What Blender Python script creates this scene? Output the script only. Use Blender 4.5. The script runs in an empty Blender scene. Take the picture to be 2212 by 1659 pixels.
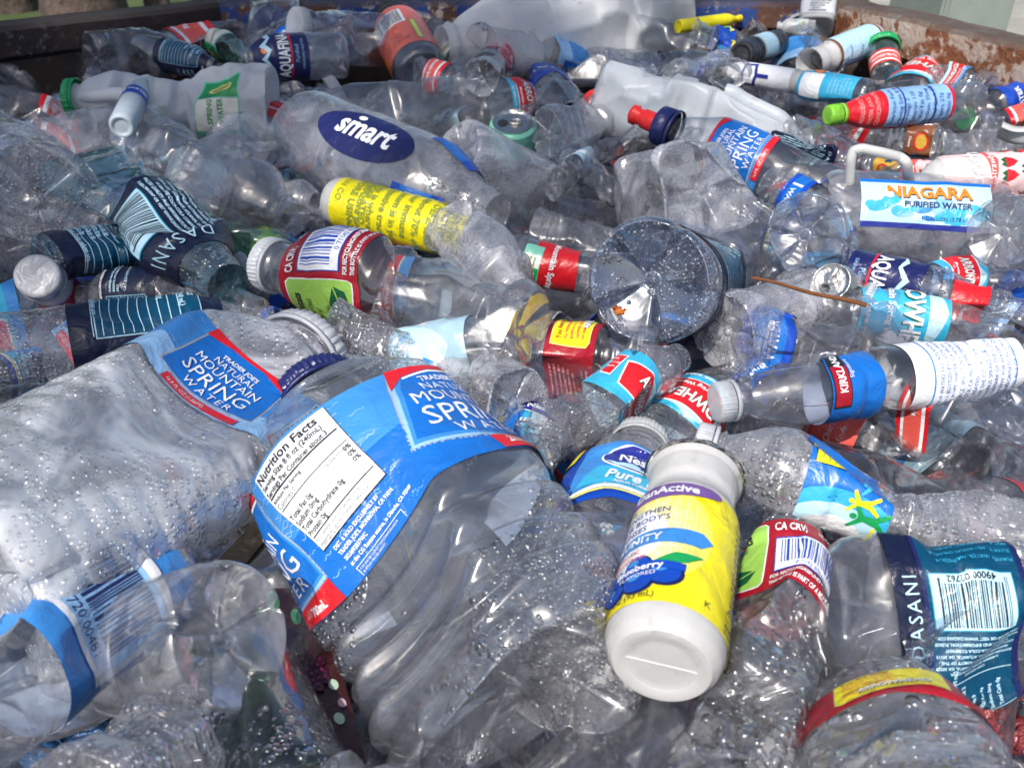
import bpy, bmesh, math, random
import numpy as np
from mathutils import Vector, Matrix
random.seed(7); np.random.seed(7)
PI = math.pi
S = bpy.context.scene
COL = S.collection
R_ = math.radians

# ------------------------------------------------------------------ camera
PW, PH = 2212.0, 1659.0
FPX = 1915.7
CAM_Z = 0.22
PITCH = R_(33.0)
cam = bpy.data.cameras.new('camera'); camo = bpy.data.objects.new('camera', cam); COL.objects.link(camo)
cam.sensor_width = 36; cam.lens = 36 * FPX / PW
cam.clip_start = 0.01; cam.clip_end = 200
camo.location = (0, 0, CAM_Z); camo.rotation_euler = (PI/2 - PITCH, 0, 0)
cam.dof.use_dof = True; cam.dof.focus_distance = 0.40; cam.dof.aperture_fstop = 24
S.camera = camo
S.view_settings.view_transform = 'Standard'; S.view_settings.look = 'None'
S.view_settings.exposure = 0.14; S.view_settings.gamma = 1
# ------------------------------------------------------------------ world + sun
SUN_EL, SUN_AZ = R_(50), R_(205)        # azimuth clockwise from +Y: behind the camera, to the left
w = bpy.data.worlds.new('World'); S.world = w; w.use_nodes = True
nt = w.node_tree; bg = nt.nodes['Background']
sky = nt.nodes.new('ShaderNodeTexSky'); sky.sky_type = 'NISHITA'; sky.sun_disc = False
sky.sun_elevation = SUN_EL; sky.sun_rotation = SUN_AZ; sky.dust_density = 2.0; sky.ozone_density = 1.0
nt.links.new(sky.outputs[0], bg.inputs[0]); bg.inputs[1].default_value = 0.125
sl = bpy.data.lights.new('sun', 'SUN'); sl.energy = 5.0; sl.specular_factor = 1.0; sl.angle = R_(0.5); sl.color = (1, .96, .9)
so = bpy.data.objects.new('sun', sl); COL.objects.link(so)
sd = Vector((math.cos(SUN_EL)*math.sin(SUN_AZ), math.cos(SUN_EL)*math.cos(SUN_AZ), math.sin(SUN_EL)))
so.rotation_euler = sd.to_track_quat('Z', 'Y').to_euler()
c = S.cycles
c.max_bounces = 7; c.diffuse_bounces = 2; c.glossy_bounces = 3; c.transmission_bounces = 3
c.transparent_max_bounces = 18; c.caustics_reflective = False; c.caustics_refractive = False
c.sample_clamp_indirect = 3.0; c.sample_clamp_direct = 5.0
c.use_adaptive_sampling = True; c.adaptive_threshold = 0.04; c.use_denoising = True

CAM = np.array([0, 0, CAM_Z])
FW = np.array([0, math.cos(PITCH), -math.sin(PITCH)]); UP = np.array([0, math.sin(PITCH), math.cos(PITCH)])
def ray(px, py):                        # per unit of depth along the view axis
    return FW + ((px - PW/2)*np.array([1., 0, 0]) + (PH/2 - py)*UP) / FPX
def pt(p):                              # (px, py, height) or (px, py, depth, 'd')
    r = ray(p[0], p[1])
    if len(p) == 4: return CAM + r*p[2]
    return CAM + r*((p[2] - CAM_Z)/r[2])
def proj(q):
    q = np.asarray(q) - CAM; d = q @ FW
    return PW/2 + q[0]/d*FPX, PH/2 - (q @ UP)/d*FPX, d

# ------------------------------------------------------------------ materials
MATS = {}
def newmat(name):
    m = bpy.data.materials.new(name); m.use_nodes = True; m.node_tree.nodes.clear(); return m
class NT:
    def __init__(s, m): s.t = m.node_tree
    def n(s, typ, **kw):
        x = s.t.nodes.new(typ)
        for k, v in kw.items(): setattr(x, k, v)
        return x
    def l(s, a, b): s.t.links.new(a, b)
    def math(s, op, a, b=None, clamp=False):
        x = s.n('ShaderNodeMath', operation=op); x.use_clamp = clamp
        for i, v in enumerate((a, b)):
            if v is None: continue
            if isinstance(v, (int, float)): x.inputs[i].default_value = v
            else: s.l(v, x.inputs[i])
        return x.outputs[0]
    def ramp(s, fac, stops, interp='LINEAR'):
        x = s.n('ShaderNodeValToRGB'); x.color_ramp.interpolation = interp
        e = x.color_ramp.elements
        while len(e) < len(stops): e.new(0.5)
        for i, (p, cc) in enumerate(stops):
            e[i].position = p; e[i].color = (*cc, 1) if not isinstance(cc, (int, float)) else (cc, cc, cc, 1)
        s.l(fac, x.inputs[0]); return x.outputs[0]
    def maprange(s, v, a, b, c_=0., d=1.):
        x = s.n('ShaderNodeMapRange'); x.interpolation_type = 'SMOOTHSTEP'
        s.l(v, x.inputs[0])
        for i, q in zip((1, 2, 3, 4), (a, b, c_, d)): x.inputs[i].default_value = q
        return x.outputs[0]

def pet(name, tint=(.955, .955, .96), haze=.08, drop=0, cover=.5, rough=.07, ripple=.14, hazecol=(.80, .79, .84), gl=.12, crease=.0, beadsz=.5):
    """thin clear plastic wall: sees through, mirrors at grazing angles, a little cloudy; drop = droplets per metre"""
    if name in MATS: return MATS[name]
    m = newmat(name); t = NT(m)
    tc = t.n('ShaderNodeTexCoord').outputs['Object']
    n1 = t.n('ShaderNodeTexNoise'); n1.inputs['Scale'].default_value = 38; n1.inputs['Detail'].default_value = 2
    n1.inputs['Distortion'].default_value = 1.6
    t.l(tc, n1.inputs['Vector'])
    b1 = t.n('ShaderNodeBump'); b1.inputs['Strength'].default_value = max(ripple, crease); b1.inputs['Distance'].default_value = .006
    vc = t.n('ShaderNodeTexVoronoi'); vc.inputs['Scale'].default_value = 42; vc.inputs['Randomness'].default_value = 1
    mvv = t.n('ShaderNodeMix', data_type='VECTOR'); mvv.inputs[0].default_value = .02; t.l(tc, mvv.inputs[4]); t.l(n1.outputs['Color'], mvv.inputs[5]); t.l(mvv.outputs[1], vc.inputs['Vector'])
    t.l(t.math('ADD', t.math('MULTIPLY', n1.outputs[0], .9), t.math('MULTIPLY', vc.outputs['Distance'], .8*crease)), b1.inputs['Height'])
    nrm = b1.outputs[0]
    tcol = None; dmask = None
    if drop:
        v = t.n('ShaderNodeTexVoronoi'); v.inputs['Scale'].default_value = drop; v.inputs['Randomness'].default_value = .85
        t.l(tc, v.inputs['Vector'])
        sep = t.n('ShaderNodeSeparateColor'); t.l(v.outputs['Color'], sep.inputs[0])
        rad = t.maprange(sep.outputs[0], .05, .95, .14, .68)
        q = t.math('DIVIDE', v.outputs['Distance'], rad)
        q2 = t.math('MULTIPLY', q, q)
        dome = t.math('POWER', t.math('MAXIMUM', t.math('SUBTRACT', 1., q2), 0.0), .5)
        msk = t.n('ShaderNodeTexNoise'); msk.inputs['Scale'].default_value = 22; msk.inputs['Detail'].default_value = 2
        t.l(tc, msk.inputs['Vector'])
        mk = t.maprange(msk.outputs[0], .62 - .3*cover - .02, .62 - .3*cover + .03)
        dome = t.math('MULTIPLY', dome, mk)
        b2 = t.n('ShaderNodeBump'); b2.inputs['Strength'].default_value = 1; b2.inputs['Distance'].default_value = .75/drop
        t.l(dome, b2.inputs['Height']); t.l(nrm, b2.inputs['Normal'])
        nrm = b2.outputs[0]
        dmask = t.math('GREATER_THAN', dome, .02)
    lw = t.n('ShaderNodeLayerWeight'); lw.inputs[0].default_value = .5; t.l(nrm, lw.inputs['Normal'])
    f = t.math('POWER', lw.outputs['Facing'], 3.0)
    f = t.math('ADD', t.math('MULTIPLY', f, .80), gl)
    if dmask is not None: f = t.math('ADD', f, t.math('MULTIPLY', dmask, .10))
    gl_ = t.n('ShaderNodeBsdfGlossy'); gl_.inputs['Roughness'].default_value = rough; t.l(nrm, gl_.inputs['Normal'])
    gl_.inputs['Color'].default_value = (1, 1, 1, 1)
    g2 = t.n('ShaderNodeBsdfGlossy'); g2.inputs['Roughness'].default_value = .26; g2.inputs['Color'].default_value = (1, 1, 1, 1); t.l(nrm, g2.inputs['Normal'])
    gm = t.n('ShaderNodeMixShader'); gm.inputs[0].default_value = .45; t.l(gl_.outputs[0], gm.inputs[1]); t.l(g2.outputs[0], gm.inputs[2])
    tr = t.n('ShaderNodeBsdfTransparent'); tr.inputs[0].default_value = (*tint, 1)
    ed = t.math('POWER', lw.outputs['Facing'], 4.)          # tint darkened edge on and round drops, in place of bent light
    if dmask is not None: ed = t.math('ADD', t.math('MULTIPLY', dmask, t.math('SUBTRACT', .42, t.math('MULTIPLY', dome, .42))), ed)
    mx = t.n('ShaderNodeMix', data_type='RGBA'); mx.inputs[6].default_value = (*tint, 1); mx.inputs[7].default_value = (.22*tint[0], .22*tint[1], .25*tint[2], 1)
    t.l(ed, mx.inputs[0]); t.l(mx.outputs[2], tr.inputs[0])
    df = t.n('ShaderNodeBsdfDiffuse'); df.inputs[0].default_value = (*hazecol, 1); t.l(b1.outputs[0], df.inputs['Normal'])
    tl = t.n('ShaderNodeBsdfTranslucent'); tl.inputs[0].default_value = (*hazecol, 1)
    m1 = t.n('ShaderNodeMixShader'); m1.inputs[0].default_value = .45; t.l(df.outputs[0], m1.inputs[1]); t.l(tl.outputs[0], m1.inputs[2])
    m2 = t.n('ShaderNodeMixShader'); m2.inputs[0].default_value = haze
    # scuffs: cloudy patches where the plastic is scratched white
    sc = t.n('ShaderNodeTexNoise'); sc.inputs['Scale'].default_value = 26; sc.inputs['Detail'].default_value = 3; sc.inputs['Roughness'].default_value = .6; sc.inputs['Distortion'].default_value = 1.5
    t.l(tc, sc.inputs['Vector'])
    hz = t.maprange(sc.outputs[0], .36, .66, haze*.45, haze*1.9)
    t.l(hz, m2.inputs[0])
    t.l(tr.outputs[0], m2.inputs[1]); t.l(m1.outputs[0], m2.inputs[2])
    m3 = t.n('ShaderNodeMixShader'); t.l(f, m3.inputs[0]); t.l(m2.outputs[0], m3.inputs[1]); t.l(gm.outputs[0], m3.inputs[2])
    o = t.n('ShaderNodeOutputMaterial'); t.l(m3.outputs[0], o.inputs[0])
    MATS[name] = m; return m

def hdpe(name, col=(.78, .80, .83), seethru=.18, rough=.38):
    """milky translucent plastic of jugs and white bottles"""
    if name in MATS: return MATS[name]
    m = newmat(name); t = NT(m)
    tc = t.n('ShaderNodeTexCoord').outputs['Object']
    n1 = t.n('ShaderNodeTexNoise'); n1.inputs['Scale'].default_value = 24; n1.inputs['Detail'].default_value = 5; t.l(tc, n1.inputs['Vector'])
    b = t.n('ShaderNodeBump'); b.inputs['Strength'].default_value = .5; b.inputs['Distance'].default_value = .005; t.l(n1.outputs[0], b.inputs['Height'])
    p = t.n('ShaderNodeBsdfPrincipled')
    n2 = t.n('ShaderNodeTexNoise'); n2.inputs['Scale'].default_value = 85; n2.inputs['Detail'].default_value = 8; n2.inputs['Roughness'].default_value = .75; t.l(tc, n2.inputs['Vector'])
    gr = t.ramp(n2.outputs[0], [(.30, (col[0]*.62, col[1]*.58, col[2]*.50)), (.42, tuple(x*.93 for x in col)), (.7, col)])
    t.l(gr, p.inputs['Base Color']); p.inputs['Roughness'].default_value = rough
    t.l(b.outputs[0], p.inputs['Normal'])
    tl = t.n('ShaderNodeBsdfTranslucent'); tl.inputs[0].default_value = (*col, 1)
    m1 = t.n('ShaderNodeMixShader'); m1.inputs[0].default_value = .3; t.l(p.outputs[0], m1.inputs[1]); t.l(tl.outputs[0], m1.inputs[2])
    out = m1.outputs[0]
    if seethru:
        tr = t.n('ShaderNodeBsdfTransparent')
        m2 = t.n('ShaderNodeMixShader'); m2.inputs[0].default_value = seethru; t.l(out, m2.inputs[1]); t.l(tr.outputs[0], m2.inputs[2]); out = m2.outputs[0]
    o = t.n('ShaderNodeOutputMaterial'); t.l(out, o.inputs[0])
    MATS[name] = m; return m

def ink(name, col, rough=.32, back=(.62, .64, .68), metal=0., thru=0.):
    """printed film: colour on the outer side, pale on the inner side, faint wrinkles"""
    if name in MATS: return MATS[name]
    m = newmat(name); t = NT(m)
    tc = t.n('ShaderNodeTexCoord').outputs['Object']
    n1 = t.n('ShaderNodeTexNoise'); n1.inputs['Scale'].default_value = 70; n1.inputs['Detail'].default_value = 5; n1.inputs['Distortion'].default_value = .8; t.l(tc, n1.inputs['Vector'])
    b = t.n('ShaderNodeBump'); b.inputs['Strength'].default_value = .55; b.inputs['Distance'].default_value = .004; t.l(n1.outputs[0], b.inputs['Height'])
    p = t.n('ShaderNodeBsdfPrincipled'); p.inputs['Roughness'].default_value = rough; p.inputs['Metallic'].default_value = metal
    t.l(b.outputs[0], p.inputs['Normal'])
    lo = tuple(x*.86 for x in col)
    cr = t.ramp(n1.outputs[0], [(.3, lo), (.65, col)])
    if back:
        g = t.n('ShaderNodeNewGeometry'); mx = t.n('ShaderNodeMix', data_type='RGBA')
        wb = .62 if sum(col) > .5 else .12
        bk = tuple(wb*a + (1-wb)*b_ for a, b_ in zip(back, col))
        t.l(g.outputs['Backfacing'], mx.inputs[0]); t.l(cr, mx.inputs[6]); mx.inputs[7].default_value = (*bk, 1)
        t.l(mx.outputs[2], p.inputs['Base Color'])
    else: t.l(cr, p.inputs['Base Color'])
    out = p.outputs[0]
    if thru:
        tr = t.n('ShaderNodeBsdfTransparent'); tr.inputs[0].default_value = (*[min(1, x*1.5+.2) for x in col], 1)
        m2 = t.n('ShaderNodeMixShader'); m2.inputs[0].default_value = thru; t.l(out, m2.inputs[1]); t.l(tr.outputs[0], m2.inputs[2]); out = m2.outputs[0]
    o = t.n('ShaderNodeOutputMaterial'); t.l(out, o.inputs[0])
    MATS[name] = m; return m

INK = dict(
 white=(.80, .81, .83), cream=(.78, .76, .66), black=(.015, .015, .02), grey=(.35, .36, .38),
 sky=(.008, .14, .52), skylt=(.045, .24, .62), pale=(.27, .48, .76), royal=(.006, .06, .42), navy=(.010, .014, .09), deep=(.005, .009, .035),
 teal=(.0, .055, .12), tealt=(.01, .25, .38), cyan=(.04, .40, .64), ice=(.45, .68, .80), indigo=(.02, .03, .25),
 red=(.62, .012, .02), dred=(.34, .008, .02), brick=(.75, .10, .08), coral=(.75, .16, .12), pink=(.80, .38, .38), lpink=(.80, .55, .55),
 yellow=(.86, .74, .01), lemon=(.75, .70, .18), orange=(.85, .22, .01), lime=(.32, .58, .10), olive=(.30, .36, .05), green=(.01, .30, .08), dgreen=(.01, .10, .04),
 brown=(.20, .07, .03), gold=(.55, .34, .05), mint=(.15, .45, .36), aqua=(.25, .62, .58), wine=(.10, .005, .02), purple=(.16, .08, .28), seafoam=(.20, .55, .42))
def I(k): return ink('print_' + k, INK[k])

# ------------------------------------------------------------------ text glyphs (from the built-in font), cached once
GL = {}
def load_glyphs():
    chars = [chr(i) for i in range(33, 127)] + ['é', '®', '°', '©']
    cu = bpy.data.curves.new('glyph', 'FONT'); ob = bpy.data.objects.new('glyph', cu); COL.objects.link(ob)
    cu.resolution_u = 2
    def ev(s, off):
        cu.body = s; cu.offset = off
        dg = bpy.context.evaluated_depsgraph_get(); dg.update()
        e = ob.evaluated_get(dg); me = e.to_mesh()
        n = len(me.vertices); co = np.zeros(n*3); me.vertices.foreach_get('co', co)
        me.calc_loop_triangles(); k = len(me.loop_triangles); tr = np.zeros(k*3, int); me.loop_triangles.foreach_get('vertices', tr)
        e.to_mesh_clear()
        return co.reshape(-1, 3)[:, :2].copy(), tr.reshape(-1, 3).copy()
    wI = ev('I', 0)[0][:, 0].max()
    adv = {' ': .28}
    for ch in chars:
        adv[ch] = ev(ch + 'I', 0)[0][:, 0].max() - wI
    for bold, off in ((0, 0.0), (1, .028)):
        for ch in chars: GL[(ch, bold)] = ev(ch, off)
    GL['adv'] = adv
    bpy.data.objects.remove(ob); bpy.data.curves.remove(cu)
load_glyphs()

# ------------------------------------------------------------------ label art
class Art:
    """flat artwork in millimetres: u runs round the bottle, v runs from base to cap; shapes stack in order"""
    def __init__(s, H, bg, half=400): s.H = H; s.bg = bg; s.items = []; s.half = half; s.lay = 1
    def tri(s, v, t, col, lay=None): s.items.append((np.asarray(v, float), np.asarray(t, int), col, lay or s.lay))
    def rect(s, a, b, c_, d, col, lay=None): return s.poly([(a, b), (c_, b), (c_, d), (a, d)], col, lay)
    def poly(s, pts, col, lay=None):
        pts = np.array(pts, float); n = len(pts)
        bm = bmesh.new(); vs = [bm.verts.new((p[0], p[1], 0)) for p in pts]; bm.faces.new(vs)
        r = bmesh.ops.triangulate(bm, faces=bm.faces[:]); bm.verts.index_update()
        t = [[v.index for v in f.verts] for f in bm.faces]; bm.free()
        t = np.array(t)
        a = pts[t]; ar = (a[:, 1, 0]-a[:, 0, 0])*(a[:, 2, 1]-a[:, 0, 1]) - (a[:, 1, 1]-a[:, 0, 1])*(a[:, 2, 0]-a[:, 0, 0])
        t[ar < 0] = t[ar < 0][:, ::-1]
        s.tri(pts, t, col, lay); return s
    def ell(s, x, y, rx, ry, col, lay=None, rot=0, n=28):
        a = np.linspace(0, 2*PI, n, endpoint=False); c_, d = math.cos(R_(rot)), math.sin(R_(rot))
        X = rx*np.cos(a); Y = ry*np.sin(a)
        return s.poly(np.stack([x + c_*X - d*Y, y + d*X + c_*Y], 1), col, lay)
    def line(s, x0, y0, x1, y1, wd, col, lay=None):
        dx, dy = x1-x0, y1-y0; l = math.hypot(dx, dy); nx, ny = -dy/l*wd/2, dx/l*wd/2
        return s.poly([(x0-nx, y0-ny), (x1-nx, y1-ny), (x1+nx, y1+ny), (x0+nx, y0+ny)], col, lay)
    def text(s, st, x, y, size, col, lay=None, bold=0, rot=0, sx=1., al='l', shear=0., sp=1., arc=0.):
        adv = GL['adv']; tot = sum(adv.get(ch, .6)*sp for ch in st)
        px = {'l': 0, 'c': -tot/2, 'r': -tot}[al]
        V = []; T = []; k = 0
        for ch in st:
            if (ch, bold) in GL:
                g, t = GL[(ch, bold)]
                if len(g):
                    q = g.copy(); q[:, 0] += px; V.append(q); T.append(t + k); k += len(g)
            px += adv.get(ch, .6)*sp
        if not V: return s
        V = np.concatenate(V)*size; T = np.concatenate(T)
        V[:, 0] *= sx; V[:, 0] += shear*V[:, 1]
        if arc:
            V[:, 1] += -arc*V[:, 0]**2
        c_, d = math.cos(R_(rot)), math.sin(R_(rot))
        V = np.stack([x + c_*V[:, 0] - d*V[:, 1], y + d*V[:, 0] + c_*V[:, 1]], 1)
        s.tri(V, T, col, lay or s.lay + 3); return s
    def lines(s, rows, x, y, size, col, gap=1.25, **kw):
        for i, r in enumerate(rows):
            rot = R_(kw.get('rot', 0))
            s.text(r, x + math.sin(rot)*i*size*gap, y - math.cos(rot)*i*size*gap, size, col, **kw)
        return s
    def barcode(s, x, y, w_, h, col='black', bgc='white', seed=1, vert=False, lay=2, num=None):
        s.rect(x, y, x+w_, y+h, bgc, lay); rr = random.Random(seed)
        a, b = (x, x+w_) if not vert else (y, y+h)
        q = a + (b-a)*.07
        while q < b - (b-a)*.08:
            ww = (b-a)*rr.choice([.010, .012, .02, .03]); g = (b-a)*rr.choice([.012, .016, .026])
            if not vert: s.rect(q, y + h*(.20 if num else .08), q+ww, y+h*.93, col, lay+1)
            else: s.rect(x+w_*.08, q, x+w_*.92, q+ww, col, lay+1)
            q += ww+g
        if num: s.text(num, x+w_/2, y+h*.03, h*.17, col, lay+1, al='c')
        return s

def split_long(V, T, C, mx):
    """bisect triangles at their longest edge until no edge is longer than mx (V: n,2; T: m,3; C: m per-tri data)"""
    P = V[T]; C = np.asarray(C)
    done = []; dc = []
    for _ in range(30):
        e = np.linalg.norm(P - np.roll(P, -1, 1), axis=2); k = e.argmax(1); big = e.max(1) > mx
        done.append(P[~big]); dc.append(C[~big]); P = P[big]; C = C[big]; k = k[big]
        if len(P) == 0: break
        i = np.arange(len(P)); a = P[i, k]; b = P[i, (k+1) % 3]; c_ = P[i, (k+2) % 3]; m = (a+b)/2
        P = np.concatenate([np.stack([a, m, c_], 1), np.stack([m, b, c_], 1)]); C = np.concatenate([C, C])
    return np.concatenate(done), np.concatenate(dc)

def mesh_from(name, co, faces, mats, midx=None, smooth=True):
    me = bpy.data.meshes.new(name)
    faces = np.asarray(faces); nf = len(faces); k = faces.shape[1]
    co = np.asarray(co, float); use = np.unique(faces)
    if len(use) < len(co):
        mp = np.zeros(len(co), int); mp[use] = np.arange(len(use)); faces = mp[faces]; co = co[use]
    me.vertices.add(len(co)); me.vertices.foreach_set('co', np.asarray(co, float).ravel())
    me.loops.add(nf*k); me.loops.foreach_set('vertex_index', faces.ravel().astype(np.int32))
    me.polygons.add(nf); me.polygons.foreach_set('loop_start', np.arange(nf, dtype=np.int32)*k)
    for m in mats: me.materials.append(m)
    if midx is not None: me.polygons.foreach_set('material_index', np.asarray(midx, np.int32))
    me.polygons.foreach_set('use_smooth', np.full(nf, smooth, bool))
    me.update(calc_edges=True); me.validate()
    return me

def smooth_(x, a, b):
    t = np.clip((x-a)/(b-a), 0, 1); return t*t*(3-2*t)

# ------------------------------------------------------------------ the deformable bottle
class Form:
    """parametric bottle in its own space: base at z=0, cap end at z=L; th=-90 deg faces the front"""
    def __init__(s, L, R, prof, seed=0, dents=3, dd=.75, flat=0., flat_dir=None, bend=(0, 0), crumple=0., ribs=None,
                 petals=5, sq=0., basein=.14, neckr=None, pinch=0., twist=0., soft=.05, rigid=.80, lbands=(), facets=0, fdepth=.16, frange=(.03, .80)):
        s.L, s.R = L, R; s.prof = np.array(prof, float); s.flat = flat; s.bend = bend; s.cr = crumple*R
        s.ribs = ribs; s.petals = petals; s.sq = sq; s.basein = basein; s.twist = twist; s.soft = soft*R; s.rigid = rigid; s.pinch = pinch
        r = random.Random(seed)
        s.fd = flat_dir if flat_dir is not None else r.uniform(0, PI)
        s.d = []
        for i in range(dents):
            ph = r.uniform(0, 2*PI); ta = r.uniform(-.5, .5)
            n = np.array([math.cos(ph)*math.cos(ta), math.sin(ph)*math.cos(ta), math.sin(ta)])
            s.d.append((n, r.uniform(.12, .85)*L, R*dd*r.uniform(.72, 1.2), r.uniform(.5, .95), r.uniform(.55, 1.3)*R))
        s.w = []
        for i in range(7):
            k = np.array([r.gauss(0, 1), r.gauss(0, 1), r.gauss(0, .75)]); k /= np.linalg.norm(k)
            lam = R*r.uniform(.55, 1.9); s.w.append((k*2*PI/lam/2, r.uniform(0, 6.28), lam/R))
        s.fac = None; s.labs = list(lbands)
        if facets:
            q = np.random.RandomState(seed*7+3); n = facets
            s.fac = dict(th=q.uniform(0, 2*PI, n), z=q.uniform(*frange, n)*L, ta=q.normal(0, .20, n), de=q.normal(0, .16, n), h=R*(1 - fdepth*q.uniform(.15, 1., n)**1.3))
    def add_dent(s, ph, f, h, k=.8, width=1., ta=0.):
        """ph: degrees round from the front; f: fraction along; h: plane height in radii"""
        a = -PI/2 + R_(ph); n = np.array([math.cos(a)*math.cos(ta), math.sin(a)*math.cos(ta), math.sin(ta)])
        s.d.append((n, f*s.L, h*s.R, k, width*s.R)); return s
    def radius(s, z, lab=False):
        f = z/s.L; r = np.interp(f, s.prof[:, 0], s.prof[:, 1])
        return r*s.R
    def deform(s, p):
        p = p.copy(); L, R = s.L, s.R
        f = p[:, 2]/L; m = 1 - smooth_(f, s.rigid, s.rigid+.09)
        for k, ph, lam in s.w:
            if s.cr <= 0: break
            wv = np.abs(np.sin(p @ k + ph + 1.3*np.sin(p[:, 2]/R*1.7 + ph*3)))
            rr = np.maximum(np.hypot(p[:, 0], p[:, 1]), 1e-6)
            dsp = (-s.cr*lam*.40*(wv - .35))*m*np.minimum(1, rr/R)
            p[:, 0] += p[:, 0]/rr*dsp; p[:, 1] += p[:, 1]/rr*dsp
        for n, zc, h, k, wd in s.d:
            q = p @ n - zc*n[2] - h
            q = .5*(q + np.sqrt(q*q + s.soft**2)) - s.soft*.5*0
            q = np.maximum(q - s.soft*.12, 0)
            wn = np.exp(-((p[:, 2]-zc)/(wd*1.6))**2)*m
            p -= ((1+k)*q*wn)[:, None]*n[None, :]
        if s.flat or s.pinch:
            fl = s.flat*m
            if s.pinch: fl = fl + s.pinch*np.exp(-((f-.45)/.16)**2)
            fl = np.clip(fl, 0, .92)
            c_, d = math.cos(s.fd), math.sin(s.fd)
            a = p[:, 0]*c_ + p[:, 1]*d; b = -p[:, 0]*d + p[:, 1]*c_
            a = a*(1-fl); b = b*(1+.45*fl)
            p[:, 0] = a*c_ - b*d; p[:, 1] = a*d + b*c_
        if s.twist:
            an = s.twist*(f-.5); c_, d = np.cos(an), np.sin(an)
            x = p[:, 0]*c_ - p[:, 1]*d; p[:, 1] = p[:, 0]*d + p[:, 1]*c_; p[:, 0] = x
        g = (f-.5)**2 - .25
        p[:, 0] += s.bend[0]*L*g; p[:, 1] += s.bend[1]*L*g
        return p
    def raw(s, th, z, lab=False):
        r = s.radius(z, lab)
        if s.fac is not None:                    # flat crushed facets that meet in hard folds
            a = s.fac; body = s.R; k = np.full(len(z), 9.)
            for i in range(len(a['th'])):
                dt = (th - a['th'][i] + PI) % (2*PI) - PI + a['de'][i]; dz = z - a['z'][i]
                cc = np.cos(np.clip(dt, -1.35, 1.35))*math.cos(a['ta'][i])
                ri = (a['h'][i] - dz*math.sin(a['ta'][i]))/cc + 2.5*np.maximum(np.abs(dz)-1.0*body, 0) + 3*body*np.maximum(np.abs(dt)-.9, 0)
                k = np.minimum(k, np.maximum(ri, .25*body))
            m = 1 - smooth_(z/s.L, s.rigid-.08, s.rigid+.05)
            for f0, f1 in s.labs: m = m*(1 - .72*smooth_(z/s.L, f0-.05, f0+.01)*(1 - smooth_(z/s.L, f1-.01, f1+.05)))
            r = r*(1-m) + np.minimum(r, k)*m
        if s.ribs and not lab:
            f = z/s.L
            for a, b, n, dep, wd in s.ribs:
                for q in np.linspace(a, b, n): r = r*(1 - dep*np.exp(-((f-q)/wd)**2))
        if s.sq:
            n = 2 + s.sq*(1 - smooth_(z/s.L, .62, .85)); c_ = np.abs(np.cos(th)); d = np.abs(np.sin(th))
            r = r/((c_**n + d**n)**(1/n))*(1 - .06*s.sq/6)
        return np.stack([r*np.cos(th), r*np.sin(th), z], 1)
    def surf(s, th, z, lab=False): return s.deform(s.raw(th, z, lab))
    def body_mesh(s, mat, nz=90, nt=72, top=.985, close=False):
        L, R = s.L, s.R
        f0 = s.prof[0, 0]
        th = np.linspace(0, 2*PI, nt, endpoint=False) + .01
        rows = []
        # base disc, with radial grooves of a petal foot
        r0 = s.prof[0, 1]*R
        for q in (.0, .05, .10, .13, .17, .25, .35, .45, .55, .65, .75, .85, .93, .98):
            rr = r0*q
            z = s.basein*R*((1 - q**2.2) if s.petals else 1 - float(smooth_(np.array([q]), .70, .80)[0]))
            z = np.full(nt, z)
            if s.petals: z += .05*R*(math.exp(-((q-.14)/.035)**2) - 1.2*math.exp(-((q)/.07)**2))
            if s.petals:
                g = np.exp(-((np.sin(th*s.petals/2))/.20)**2)
                z += g*.30*R*math.exp(-((q-.68)/.30)**2)
            pp = np.stack([rr*np.cos(th), rr*np.sin(th), z], 1)
            if s.sq:
                n = 2+s.sq; k = 1/((np.abs(np.cos(th))**n + np.abs(np.sin(th))**n)**(1/n))*(1-.06*s.sq/6); pp[:, 0] *= k; pp[:, 1] *= k
            rows.append(pp)
        zs = np.concatenate([np.array([0., .004, .012, .025]), np.linspace(.04, top, nz)])*1.0
        for f in zs:
            pp = s.raw(th, np.full(nt, f*L))
            if s.petals and f < .12:
                g = np.exp(-((np.sin(th*s.petals/2))/.16)**2)*.10*(1-f/.12)
                pp[:, 0] *= 1-g; pp[:, 1] *= 1-g; 
                pp[:, 2] += g*.5*R*(1-f/.12)
            rows.append(pp)
        n = len(rows); P = s.deform(np.concatenate(rows))
        i = np.arange(n-1)[:, None]*nt; j = np.arange(nt)[None, :]; j2 = (j+1) % nt
        F = np.stack([i+j, i+j2, i+nt+j2, i+nt+j], 2).reshape(-1, 4)
        return mesh_from('body', P, F, [mat])
    def patch(s, name, art, f0, f1, roll=0., scale=None, half=None, step=2.0, off=.00035, curl=None):
        """wrap artwork on the surface between fractions f0..f1; roll in degrees turns it round the bottle"""
        H = (f1-f0)*s.L*1000; sc = H/art.H if scale is None else scale
        r = float(s.radius(np.array([(f0+f1)/2*s.L]), True)[0]); hw = min(art.half*sc, PI*r*1000*.995) if half is None else half
        mats = [art.bg]; V = [np.array([[-hw, 0], [hw, 0], [hw, H], [-hw, H]])]; T = [np.array([[0, 1, 2], [0, 2, 3]])]; C = [np.zeros((2, 2))]
        k = 4
        if art.bg is None: mats = []; V = []; T = []; C = []; k = 0
        for v, t, col, lay in art.items:
            if col not in mats: mats.append(col)
            v = v*sc; v[:, 1] = np.clip(v[:, 1], 0, H)
            mask = (np.abs(v[:, 0])[t] <= hw).all(1)
            t = t[mask]
            if not len(t): continue
            V.append(v); T.append(t+k); C.append(np.tile([mats.index(col), lay], (len(t), 1))); k += len(v)
        V = np.concatenate(V); T = np.concatenate(T); C = np.concatenate(C)
        P, C = split_long(V, T, C, step)
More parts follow.
